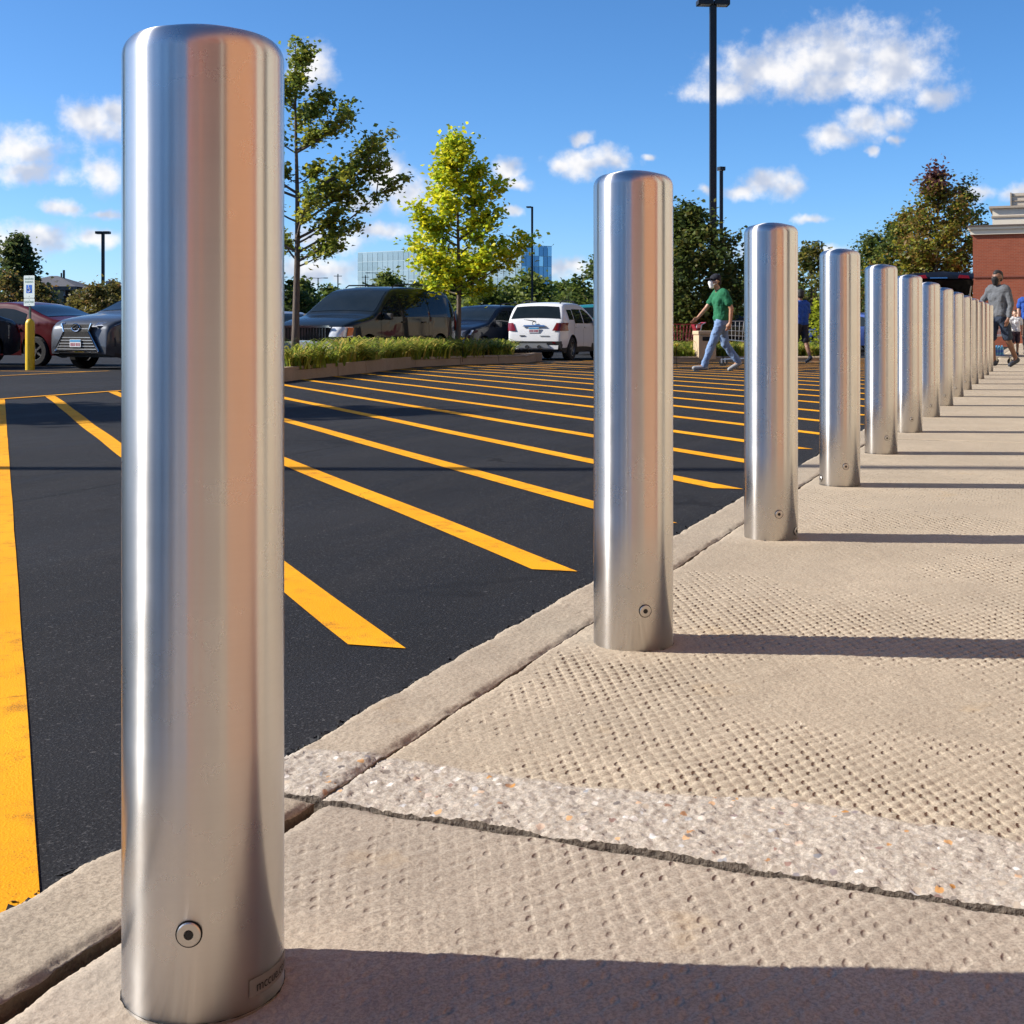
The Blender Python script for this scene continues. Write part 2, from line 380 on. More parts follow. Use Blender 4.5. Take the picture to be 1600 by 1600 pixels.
# ------------------------------------------------------------------ terrain, lot, paint
me_v = [(-2500, -2500, -0.75), (2500, -2500, -0.75), (2500, 2500, -0.75), (-2500, 2500, -0.75)]
tag(new_obj('ground', me_v, [(0, 1, 2, 3)], MAT_GRASS), kind='structure')
us = [-70, 0, 20, 36, 58, 150]; ns = [1.10, 1.235, 6, 12, 20, 45, 95]
P = [[(u, n, zlot(u, n)) for n in ns] for u in us]
lot = un_obj(MB().grid(P, flip=True).build('parking_lot', MAT_ASPH)); tag(lot, kind='structure')
# the rest of the lot beyond the end of the walk
lot2 = un_obj(MB().grid([[(u, n, zlot(u, n) - 0.004) for n in (-40, 1.3)] for u in (62, 150)], flip=True).build('rear_road', MAT_ASPH)); tag(lot2, kind='structure')

def stripe(name, pts, wid, seed=0, parent=lot, z=0.0028, cut0=0.0):
    """painted line through (u, n) points, following the ground"""
    rg = random.Random(seed); L = []; Rr = []
    dense = []
    for (a, b) in zip(pts[:-1], pts[1:]):
        ln = math.dist(a, b); k = max(2, int(ln / 0.25))
        for i in range(k): dense.append((a[0] + (b[0] - a[0]) * i / k, a[1] + (b[1] - a[1]) * i / k))
    dense.append(pts[-1]); ph = rg.uniform(0, 50)
    for i, p in enumerate(dense):
        a = dense[max(0, i - 1)]; b = dense[min(len(dense) - 1, i + 1)]; t = Vector((b[0] - a[0], b[1] - a[1])).normalized(); nn = Vector((-t.y, t.x))
        wob = 0.0 if seed == 0 else 0.005 * math.sin(ph + i * 0.23) + 0.003 * math.sin(ph * 2 + i * 0.61)
        w = wid / 2 * (1 + 0.012 * math.sin(i * 0.9 + ph) + rg.uniform(-0.012, 0.012))
        for s, lst in ((1, L), (-1, Rr)):
            q = Vector(p) + nn * (wob + s * w) + (t * (s * cut0 * wid) if i == 0 else Vector((0, 0)))
            lst.append((q.x, q.y, zlot(q.x, q.y) + z))
    return un_obj(MB().grid([Rr, L], flip=True).build(name, MAT_YEL, None)), L
S45 = math.sqrt(0.5)
NB = 11.0
tips = [1.345, 2.71, 3.78, 4.93, 6.08, 7.16, 8.24] + [8.24 + 1.10 * k for k in range(1, 25)]
for i, u0 in enumerate(tips):
    n0 = 1.39 + 0.03 * math.sin(i * 2.3)
    if i in (1, 2): u0 += 0.06; n0 += 0.07
    if i == 0: o, _ = stripe('painted_stripe', [(1.317, 1.278), (11.47, 11.0)], 0.125, 0, cut0=0.42); tag(o, kind='structure'); continue
    top = NB - 0.02 if u0 + NB - n0 < 17.2 else NB + min(0.9, 0.22 * (u0 + NB - 1.39 - 17.2))
    o, _ = stripe('painted_stripe', [(u0, n0), (u0 + (top - n0), top)], 0.125 if i == 0 else 0.114, i, cut0=0.42)
    tag(o, kind='structure')
o, _ = stripe('painted_border_line', [(-12, NB), (16.6, NB), (19.0, NB + 0.35), (22.5, NB + 0.95), (26, NB + 1.0), (31, NB + 1.0)], 0.10, 77, z=0.0075); tag(o, kind='structure')
for k in range(5):      # parking bays at the far left
    o, _ = stripe('painted_bay_line', [(9 + 2.75 * k, 17.0), (9 + 2.75 * k, 22.5)], 0.10, 90 + k); tag(o, kind='structure')
o, _ = stripe('painted_aisle_line', [(2, 16.9), (20.5, 16.9)], 0.10, 99, z=0.0075); tag(o, kind='structure')

# ------------------------------------------------------------------ sidewalk slabs and kerb
NBOL = 0.906
BU = [1.247] + [2.967 + 1.67 * k for k in range(13)]           # 14 bollards along u
def steps(*segs):
    out = []
    for a, b, s in segs:
        k = max(1, int(round(abs(b - a) / s))); out += list(np.linspace(a, b, k, endpoint=False))
    out.append(segs[-1][1]); return np.array(out)
def saw(t, w=0.16):
    return np.where(t < 1 - w, (t / (1 - w)) ** 0.8, (1 - t) / w)
def make_slab(name, ua, na, z, mat, pattern=True, agg=None, wob=0.004, seed=0, fine=0.008, thick=0.12, chip=0.006, outer=None, pamp=1.0):
    U, Nn = np.meshgrid(ua, na, indexing='ij')
    du = np.gradient(ua); dn = np.gradient(na); geo = np.clip(1.6 - np.maximum(du[:, None], np.abs(dn)[None, :]) / fine, 0, 1)
    eu = np.minimum(U - ua[0], ua[-1] - U); en = np.minimum(np.abs(Nn - na[0]), np.abs(na[-1] - Nn)); e = np.minimum(eu, en)
    H = np.zeros_like(U)
    rel = (fbm(U * 110, Nn * 110, 3, seed) - 0.5) * 0.0016 + np.random.default_rng(seed).normal(size=U.shape) * 0.00042 + (fbm(U * 9, Nn * 9, 3, seed + 3) - 0.5) * 0.006
    H += rel * geo + (fbm(U * 1.3, Nn * 1.3, 3, seed + 9) - 0.5) * 0.008
    A = np.zeros_like(U); PT = np.zeros_like(U)
    for bu in BU:
        d = np.hypot(U - bu, Nn - NBOL); PT = np.maximum(PT, np.clip(1.5 - d / 0.15 + (fbm(U * 14, Nn * 14, 3, 4) - 0.5) * 0.5, 0, 1))
    if agg:
        a0, a1 = agg; edge = a1 + (fbm(U * 0 + 3, Nn * 5.0, 4, 21) - 0.5) * 0.14 - 0.035 * Nn
        A = np.clip((edge - U) / 0.016, 0, 1) * np.clip((fbm(U * 30, Nn * 30, 3, 2)) * 1.0 + 0.75, 0, 1)
    LP = LQ = LA = np.zeros_like(U)
    if pattern:
        wu = U + (fbm(U * 2.2, Nn * 2.2, 2, 31) - 0.5) * 0.05; wn2 = Nn + (fbm(U * 2.2, Nn * 2.2, 2, 41) - 0.5) * 0.03
        p = wu / 0.051 + wn2 / 0.027; q = wu / 0.051 - wn2 / 0.027
        hid = vnoise(np.floor(p) + 0.5, np.floor(q) + 0.5, 77)
        ampb = np.clip((fbm(U * 2.1, Nn * 2.1, 4, 11 + seed) - 0.28) * 3.0, 0.10, 1.0) * pamp
        amp = ampb * (0.15 + 1.35 * hid)
        ampb = ampb * (1 - np.clip(PT * 1.3, 0, 1)) * (1 - np.clip(A * 1.5, 0, 1)) * np.clip((en - 0.015) / 0.05, 0.0, 1)
        amp = amp * (1 - np.clip(PT * 1.3, 0, 1)) * (1 - np.clip(A * 1.5, 0, 1)) * np.clip((en - 0.015) / 0.05, 0.0, 1)
        LP, LQ, LA = p, q, ampb
        H += geo * amp * 0.0032 * (0.70 * saw(p % 1, 0.09) + 0.30 * saw(1 - q % 1, 0.09) - 1.0 * np.exp(-(((p % 1) - 0.10) ** 2 + ((q % 1) - 0.88) ** 2) / 0.045) - 0.3 + 0.3 * (fbm(U * 160, Nn * 160, 2, 91) - 0.5))
    if agg:
        st = fbm(U * 75, Nn * 75, 2, 55); H += A * geo * ((st - 0.5) * 0.006 + np.random.default_rng(5).normal(size=U.shape) * 0.0008)
        H += A * 0.002
    ch = chip * (0.4 + 1.6 * fbm(U * 16, Nn * 16, 3, seed + 5) ** 2)
    H -= np.where(e < 0.03, ch * np.exp(-(e / (0.004 + 0.012 * fbm(U * 20, Nn * 20, 2, seed + 6))) ** 2), 0)
    du_ = (fbm(U * 3.0, Nn * 6.0, 4, seed + 60) - 0.5) * 2 * wob * np.exp(-eu / 0.05)
    dn_ = (fbm(U * 6.0, Nn * 3.0, 4, seed + 61) - 0.5) * 2 * wob * np.exp(-en / 0.05)
    if outer is not None: dn_ = dn_ + (fbm(U * 9, Nn * 0, 5, seed + 70) - 0.5) * 2 * outer * np.exp(-np.abs(na[0] - Nn) / 0.04)
    X = U + du_; Y = Nn + dn_; Z = z + H
    a, b = U.shape; top = np.stack([X, Y, Z], -1).reshape(-1, 3)
    idx = np.arange(a * b).reshape(a, b)
    ring = np.concatenate([idx[:, 0], idx[-1, 1:], idx[::-1, -1][1:], idx[0, ::-1][1:-1]])
    low = top[ring].copy(); low[:, 2] = z - thick
    V = np.concatenate([top, low])
    q = np.stack([idx[:-1, :-1], idx[1:, :-1], idx[1:, 1:], idx[:-1, 1:]], -1).reshape(-1, 4)
    if na[-1] < na[0]: q = q[:, ::-1]
    k = len(ring); l0 = a * b + np.arange(k); sk = np.stack([ring, np.roll(ring, -1), np.roll(l0, -1), l0], -1)
    if na[-1] > na[0]: sk = sk[:, ::-1]
    Fc = np.concatenate([q, sk]).astype(np.int32)
    me = bpy.data.meshes.new(name); me.vertices.add(len(V)); me.vertices.foreach_set('co', V.astype(np.float32).ravel())
    me.loops.add(Fc.size); me.loops.foreach_set('vertex_index', Fc.ravel()); me.polygons.add(len(Fc))
    me.polygons.foreach_set('loop_start', np.arange(0, Fc.size, 4, dtype=np.int32)); me.polygons.foreach_set('loop_total', np.full(len(Fc), 4, np.int32))
    sm = np.ones(len(Fc), bool); sm[len(q):] = False; me.polygons.foreach_set('use_smooth', sm); me.update(); me.validate()
    for nm, arr in (('agg', A), ('lp', LP), ('lq', LQ), ('lamp', LA), ('patch', PT * 0.55)):
        at_ = me.attributes.new(nm, 'FLOAT', 'POINT'); at_.data.foreach_set('value', np.concatenate([arr.ravel(), arr.ravel()[ring] * (0.0 if nm == 'lamp' else 1)]).astype(np.float32))
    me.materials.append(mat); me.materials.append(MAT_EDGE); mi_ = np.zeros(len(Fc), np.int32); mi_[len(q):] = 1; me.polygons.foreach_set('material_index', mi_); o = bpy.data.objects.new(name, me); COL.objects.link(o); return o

walk = empty('sidewalk'); walk.rotation_euler = (0, 0, ROTU); tag(walk, kind='structure')
o = new_obj('joint_bed', [(-14, -4.3, -0.045), (62, -4.3, -0.045), (62, 1.22, -0.045), (-14, 1.22, -0.045)], [(0, 1, 2, 3)], MAT_DIRT, walk)
NF = -2.9      # foot of the shop front
nfine = steps((1.054, -0.52, 0.004), (-0.52, -0.9, 0.012), (-0.9, NF, 0.05))
nmid = steps((1.0635, 0.99, 0.004), (0.99, -0.75, 0.0042), (-0.75, -1.2, 0.015), (-1.2, NF, 0.06))
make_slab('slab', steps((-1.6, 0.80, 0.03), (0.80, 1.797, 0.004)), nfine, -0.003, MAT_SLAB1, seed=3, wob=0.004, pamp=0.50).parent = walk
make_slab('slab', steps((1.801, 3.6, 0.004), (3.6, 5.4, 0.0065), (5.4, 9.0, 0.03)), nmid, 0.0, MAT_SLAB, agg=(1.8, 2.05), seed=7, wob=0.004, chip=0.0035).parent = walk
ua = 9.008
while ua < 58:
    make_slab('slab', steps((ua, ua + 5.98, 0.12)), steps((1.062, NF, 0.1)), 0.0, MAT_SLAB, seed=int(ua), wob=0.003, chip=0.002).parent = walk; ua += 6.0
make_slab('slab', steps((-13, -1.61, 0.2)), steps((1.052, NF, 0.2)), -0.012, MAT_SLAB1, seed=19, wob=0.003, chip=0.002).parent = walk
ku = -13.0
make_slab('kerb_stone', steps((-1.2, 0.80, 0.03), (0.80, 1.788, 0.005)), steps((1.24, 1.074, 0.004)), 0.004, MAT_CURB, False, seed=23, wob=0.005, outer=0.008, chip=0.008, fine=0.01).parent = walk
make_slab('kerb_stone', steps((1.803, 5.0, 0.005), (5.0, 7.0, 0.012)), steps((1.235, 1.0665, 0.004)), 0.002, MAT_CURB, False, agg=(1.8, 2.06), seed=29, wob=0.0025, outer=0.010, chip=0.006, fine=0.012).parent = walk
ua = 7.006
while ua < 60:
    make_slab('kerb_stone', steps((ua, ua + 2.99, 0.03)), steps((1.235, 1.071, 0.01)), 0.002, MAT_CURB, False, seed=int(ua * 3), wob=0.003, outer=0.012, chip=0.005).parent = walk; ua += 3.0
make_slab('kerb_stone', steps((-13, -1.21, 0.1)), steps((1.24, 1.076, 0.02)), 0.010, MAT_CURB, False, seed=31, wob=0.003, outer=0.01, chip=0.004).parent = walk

# ragged asphalt lip against the kerb, built as crumbs of tar and stone
rg = np.random.default_rng(8); nb = MB(); MAT_CRUMB = simple('asphalt_crumbs', (0.016, 0.016, 0.017), 0.9, var=0.5, scale=80)
for k in range(1500):
    u = 1.0 + 8.0 * rg.random() ** 1.8; n = 1.236 + abs(rg.normal(0, 0.016)); s = rg.uniform(0.002, 0.0065)
    pts = [(u + rg.normal(0, s), n + rg.normal(0, s), zlot(u, n) + s * 0.2 + abs(rg.normal(0, s))) for _ in range(4)]
    nb.add(pts, [(0, 1, 2), (0, 2, 3), (0, 3, 1), (1, 3, 2)])
o = un_obj(nb.build('asphalt_crumbs', MAT_CRUMB)); tag(o, 'loose black asphalt crumbs along the kerb edge', 'gravel', kind='stuff')
nb = MB()
for k in range(700):      # grit in the joints and on the walk
    t = rg.random()
    if t < 0.45: u = 1.0 + 3 * rg.random(); n = 1.060 + rg.normal(0, 0.010)
    elif t < 0.8: u = 1.80 + rg.normal(0, 0.012); n = -0.6 + 1.7 * rg.random()
    else: u = 1.0 + 3 * rg.random(); n = -0.5 + 1.5 * rg.random()
    s = rg.uniform(0.001, 0.0035); z = -0.014 if u < 1.8 else 0.001
    if t < 0.8: z = -0.03
    pts = [(u + rg.normal(0, s), n + rg.normal(0, s), z + abs(rg.normal(0, s))) for _ in range(4)]
    nb.add(pts, [(0, 1, 2), (0, 2, 3), (0, 3, 1), (1, 3, 2)])
o = un_obj(nb.build('concrete_grit', simple('grit', (0.42, 0.36, 0.28), 0.95, var=0.4, scale=200))); tag(o, 'pale concrete grit lying in the slab joints', 'gravel', kind='stuff')

# ------------------------------------------------------------------ bollards
m = M('brushed_steel'); co = m.coord()
br = m.noise(m.mapped(co, (2.0, 2.0, 900)), 3.0, 3, 0.6); br2 = m.noise(m.mapped(co, (1, 1, 90)), 2.0, 4, 0.6); sm_ = m.noise(co, 7, 5, 0.6)
dust = m.noise(co, 26, 5, 0.7)
m.base(m.mix(br2, (0.605, 0.585, 0.565), (0.635, 0.615, 0.595))); m.metal(1.0)
m.rough(m.math('ADD', m.smooth(sm_, 0.3, 0.7, 0.26, 0.31), m.math('MULTIPLY', m.math('SUBTRACT', br, 0.5), 0.0)))
m.b.inputs['Anisotropic'].default_value = 0.97; m.b.inputs['Anisotropic Rotation'].default_value = 0.25
tg = m.N('ShaderNodeTangent', direction_type='RADIAL', axis='Z'); m.l.new(tg.outputs[0], m.b.inputs['Tangent'])
MAT_STEEL = m.m
MAT_BOLT = simple('bolt_steel', (0.55, 0.53, 0.50), 0.30, 1.0, 0.1, 60)
MAT_BLACK = simple('dark_gap', (0.006, 0.006, 0.006), 0.8)
MAT_STICK = simple('sticker', (0.30, 0.28, 0.26), 0.35, 0.6, 0.15, 40)
MAT_INK = simple('black_ink', (0.008, 0.008, 0.008), 0.5)
BR = 0.094; BH = 1.118
prof = [(BR - 0.003, -0.045), (BR, -0.044), (BR, 0.3), (BR, 0.7), (BR, BH - 0.037)]
for k in range(1, 9):
    a = R(90) * k / 8 * 0.93; prof.append((BR - 0.027 * (1 - math.cos(a)) , BH - 0.037 + 0.027 * math.sin(a)))
r0, z0 = prof[-1]
for k in range(1, 8):
    t = k / 7; prof.append((r0 * (1 - t) + 1e-4, z0 + 0.011 * (1 - (1 - t) ** 2)))
# bevelled seam where the cap is welded on: a faint ring
sleeve_me = MB().lathe(prof, 128).build('sleeve', MAT_STEEL, None, True)
def curved_plate(a0, a1, z0_, z1_, r, k=10):
    return [[(r * math.cos(a0 + (a1 - a0) * i / k), r * math.sin(a0 + (a1 - a0) * i / k), z) for z in (z0_, z1_)] for i in range(k + 1)]
def bolt_mesh():
    b = MB(); b.lathe([(0.0150, -0.002), (0.0150, 0.0007), (0.0134, 0.0007)], 28, 'X', mi=1)
    b.lathe([(0.0134, -0.001), (0.0134, 0.0020), (0.0122, 0.0030), (0.0048, 0.0030)], 28, 'X')
    return b.build('bolt', None, None, False, [MAT_BOLT, MAT_BLACK])
def socket_mesh():
    b = MB(); b.prism([(0.0050 * math.cos(R(60 * k)), 0.0050 * math.sin(R(60 * k))) for k in range(6)], 0.0006, (0.0027, 0, 0), (0, 1, 0), (0, 0, 1), (1, 0, 0))
    b.lathe([(0.0049, 0.0033), (0.0055, 0.0034), (0.0055, 0.0028)], 12, 'X'); return b.build('hex_socket', MAT_INK)
bolt0 = bolt_mesh(); sock0 = socket_mesh()
ordn = ['nearest', 'second', 'third', 'fourth', 'fifth', 'sixth', 'seventh', 'eighth', 'ninth', 'tenth', 'eleventh', 'twelfth', 'thirteenth', 'farthest']
bolt_off = [-10, 17, 17, 17, 21, 14, 16, 12, 10, 15, 12, 14, 16, 12]
for i, u in enumerate(BU):
    x, y = W2(u, 0.893 if i == 0 else NBOL); zb = -0.003 if i == 0 else 0.0
    lab = ('tall brushed steel bollard nearest the camera, with a sticker low on its side' if i == 0 else
           'brushed steel bollard at the far end of the row, beside the man in grey' if i == 13 else
           '%s brushed steel bollard from the camera in the row along the kerb' % ordn[i])
    root = empty('bollard', (x, y, zb), 0, lab, 'bollard', 'steel bollards along the kerb')
    s = sleeve_me if i == 0 else sleeve_me.copy()
    if i: COL.objects.link(s)
    s.parent = root; root.scale = (0.965, 0.965, 0.978) if i == 0 else (1, 1, 1); s.rotation_euler = (0, 0, R(37 * i))
    rj = MB(); rr_ = random.Random(i); ring_ = [[((BR + ex) * math.cos(R(6 * k)), (BR + ex) * math.sin(R(6 * k)), 0.0010) for ex in (-0.004, 0.0004 + 0.0022 * abs(math.sin(k * 1.7 + i)) * abs(math.sin(k * 0.41 + 2 * i)))] for k in range(61)]; rj.grid(ring_); rj.build('base_joint', MAT_DIRT, root)
    va = math.atan2(-y, -x)            # direction from the bollard back to the viewer
    blist = [(va + R(bolt_off[i]), 0.101 if i == 0 else 0.095)]
    if i == 3: blist.append((va - R(68), 0.028))
    if i in (2,): blist.append((va + R(66), 0.03))
    for (a, hz) in blist:
        if i == 0: b_, k_ = bolt0, sock0
        else:
            b_ = bolt0.copy(); k_ = sock0.copy(); COL.objects.link(b_); COL.objects.link(k_)
        b_.parent = root; b_.location = ((BR - 0.0004) * math.cos(a), (BR - 0.0004) * math.sin(a), hz); b_.rotation_euler = (0, 0, a); k_.parent = b_
        k_.location = (0, 0, 0)
    if i == 0:
        a0, a1 = va + R(32), va + R(86)
        st = MB().grid(curved_plate(a0, a1, 0.016, 0.036, BR + 0.0006, 16)).build('sticker', MAT_STICK, root, True)
        v, f = text_mesh('mccue.com', 0.0165); mid = (a0 + a1) / 2
        v2 = []
        for p in v:
            a = mid + p[0] * 0.92 / BR; v2.append(((BR + 0.0013) * math.cos(a), (BR + 0.0013) * math.sin(a), 0.0255 + p[1]))
        new_obj('lettering', v2, f, MAT_INK, st)

# ------------------------------------------------------------------ the shop front on the right of the walk (seen in the steel)
def brickmat(name, c1, c2, mortar, sc):
    m = M(name); co = m.coord('Object'); n = m.N('ShaderNodeTexBrick'); sx = m.N('ShaderNodeSeparateXYZ'); m.l.new(co, sx.inputs[0]); cb = m.N('ShaderNodeCombineXYZ'); m.l.new(m.math('ADD', sx.outputs[0], sx.outputs[1]), cb.inputs[0]); m.l.new(sx.outputs[2], cb.inputs[1]); m.l.new(cb.outputs[0], n.inputs['Vector']); n.inputs['Color1'].default_value = (*c1, 1); n.inputs['Color2'].default_value = (*c2, 1); n.inputs['Mortar'].default_value = (*mortar, 1)
    n.inputs['Scale'].default_value = sc; n.inputs['Mortar Size'].default_value = 0.012; n.inputs['Brick Width'].default_value = 0.5; n.inputs['Row Height'].default_value = 0.17
    big = m.noise(co, 0.8, 4); m.base(m.mix(m.smooth(big, 0.3, 0.7, 0, 0.3), n.outputs[0], tuple(v * 0.7 for v in c1))); m.rough(0.9)
    m.bump(n.outputs['Fac'], 0.004, -0.6); return m.m
MAT_BRICK = brickmat('red_brick', (0.34, 0.080, 0.034), (0.27, 0.060, 0.026), (0.27, 0.16, 0.11), 2.45)
MAT_BRICK2 = brickmat('orange_brick', (0.45, 0.195, 0.085), (0.38, 0.155, 0.065), (0.38, 0.28, 0.19), 2.45)
MAT_CREAM = simple('cream_render', (0.78, 0.69, 0.54), 0.85, var=0.06, scale=4)
m = M('shop_glass'); m.base((0.012, 0.016, 0.018)); m.rough(m.smooth(m.noise(m.coord(), 2, 2), 0.3, 0.7, 0.02, 0.05)); MAT_SHOPGL = m.m
MAT_GREIGE = simple('greige_render', (0.40, 0.39, 0.33), 0.9); MAT_TANST = simple('tan_stone_base', (0.50, 0.40, 0.27), 0.9)
shop = empty('shop_front', W(10, NF - 0.4, 0), ROTU, 'brick and cream shop front along the right side of the walk', 'building')
def fpiece(name, u0, u1, z0, z1, d, mat):   # local frame of the shop: x along u, y towards the walk, z up
    o = MB().prism([(u0 - 10, z0), (u1 - 10, z0), (u1 - 10, z1), (u0 - 10, z1)], -0.8, (0, 0.4 + d, 0), (1, 0, 0), (0, 0, 1), (0, 1, 0)).build(name, mat, shop)
    return o
segs = [(-16, -9, 'b'), (-9, -5.2, 'g'), (-5.2, -4.7, 'b'), (-4.7, -0.95, 'g'), (-0.95, -0.75, 'c'), (-0.75, -0.3, 'g'), (-0.3, 2.5, 'o'), (2.5, 3.0, 'b'), (3.0, 4.2, 'c'), (4.2, 5.2, 'g'), (5.2, 9.5, 'c'), (9.5, 10.1, 'b'), (10.1, 17, 'c'), (17, 20, 'g'), (20, 20.8, 'b'), (20.8, 33, 'c'), (33, 34, 'b'), (34, 57.5, 'c')]
for (a, b, t) in segs:
    if t == 'g':
        fpiece('window_pane', a, b, 0.35, 3.0, -0.10, MAT_SHOPGL); fpiece('sill', a, b, -0.1, 0.35, -0.02, MAT_CREAM); fpiece('lintel', a, b, 3.0, 5.2, -0.02, MAT_BRICK)
    else:
        if t == 'c': fpiece('stone_base', a, b, -0.1, 1.5, 0.03, MAT_TANST); fpiece('greige_wall', a, b, 1.5, 5.2, 0.0, MAT_GREIGE)
        else: fpiece({'b': 'brick_wall', 'o': 'brick_pier'}[t], a, b, -0.1, 5.2, 0.10 if t == 'o' else 0.0, {'b': MAT_BRICK, 'o': MAT_BRICK2}[t])
fpiece('upper_wall', -16, 57.5, 5.2, 7.2, 0.0, MAT_BRICK); fpiece('cornice', -16, 57.5, 7.2, 7.7, 0.25, MAT_CREAM)  # upper wall added to raise the shop front and block sky light
# ------------------------------------------------------------------ trees and plants
def leafmat(name, attr='leafcol', trans=0.5):
    m = M(name); c = m.attr(attr, 'Color'); nz = m.noise(m.coord(), 40, 2); c2 = m.mix(m.smooth(nz, 0.3, 0.7, 0.0, 0.25), c, (0.02, 0.025, 0.008))
    m.base(c2); m.rough(0.5); m.b.inputs['Specular IOR Level'].default_value = 0.3
    tr = m.N('ShaderNodeBsdfTranslucent'); m.l.new(c2, tr.inputs[0]); mx = m.N('ShaderNodeMixShader'); mx.inputs[0].default_value = trans
    out = m.n['Material Output']; m.l.new(m.b.outputs[0], mx.inputs[1]); m.l.new(tr.outputs[0], mx.inputs[2]); m.l.new(mx.outputs[0], out.inputs[0]); return m.m
MAT_LEAF = leafmat('tree_leaves')
m = M('bark'); co = m.coord(); nz = m.noise(m.mapped(co, (12, 12, 2.5)), 3, 6, 0.7)
m.base(m.mix(nz, (0.060, 0.045, 0.034), (0.20, 0.155, 0.12))); m.rough(0.95); m.bump(nz, 0.02); MAT_BARK = m.m

def leaf_mesh(name, C, S, colors, seed, parent, flat=0.35, droop=0.0):
    """C: leaf centres (k,3), S: leaf sizes (k), colours (k,3): every leaf a bent rhombus of its own"""
    rg = np.random.default_rng(seed); k = len(C)
    d = rg.normal(size=(k, 3)); d[:, 2] = d[:, 2] * flat - droop; d /= np.linalg.norm(d, axis=1)[:, None]
    nrm = rg.normal(size=(k, 3)); nrm[:, 2] += 0.9; s = np.cross(d, nrm); s /= np.linalg.norm(s, axis=1)[:, None] + 1e-9
    up = np.cross(s, d); L = S[:, None]
    b = C - d * L * 0.5; t = C + d * L * 0.5 - up * L * 0.10; l = C + s * L * 0.36 + up * L * 0.08; r = C - s * L * 0.36 + up * L * 0.08
    V = np.stack([b, l, t, r], 1).reshape(-1, 3).astype(np.float32)
    i = np.arange(k, dtype=np.int32)[:, None] * 4; Fc = np.concatenate([i, i + 1, i + 2, i, i + 2, i + 3], 1).reshape(-1, 3)
    me = bpy.data.meshes.new(name); me.vertices.add(len(V)); me.vertices.foreach_set('co', V.ravel())
    me.loops.add(Fc.size); me.loops.foreach_set('vertex_index', Fc.ravel().astype(np.int32)); me.polygons.add(len(Fc))
    me.polygons.foreach_set('loop_start', np.arange(0, Fc.size, 3, dtype=np.int32)); me.polygons.foreach_set('loop_total', np.full(len(Fc), 3, np.int32)); me.update()
    ca = me.color_attributes.new('leafcol', 'FLOAT_COLOR', 'POINT')
    cc = np.concatenate([np.repeat(colors, 4, 0), np.ones((k * 4, 1))], 1).astype(np.float32); ca.data.foreach_set('color', cc.ravel())
    me.materials.append(MAT_LEAF); o = bpy.data.objects.new(name, me); COL.objects.link(o); o.parent = parent; return o
def bez(a, b, c, k=6):
    return [a * (1 - t) ** 2 + b * 2 * t * (1 - t) + c * t * t for t in [i / (k - 1) for i in range(k)]]

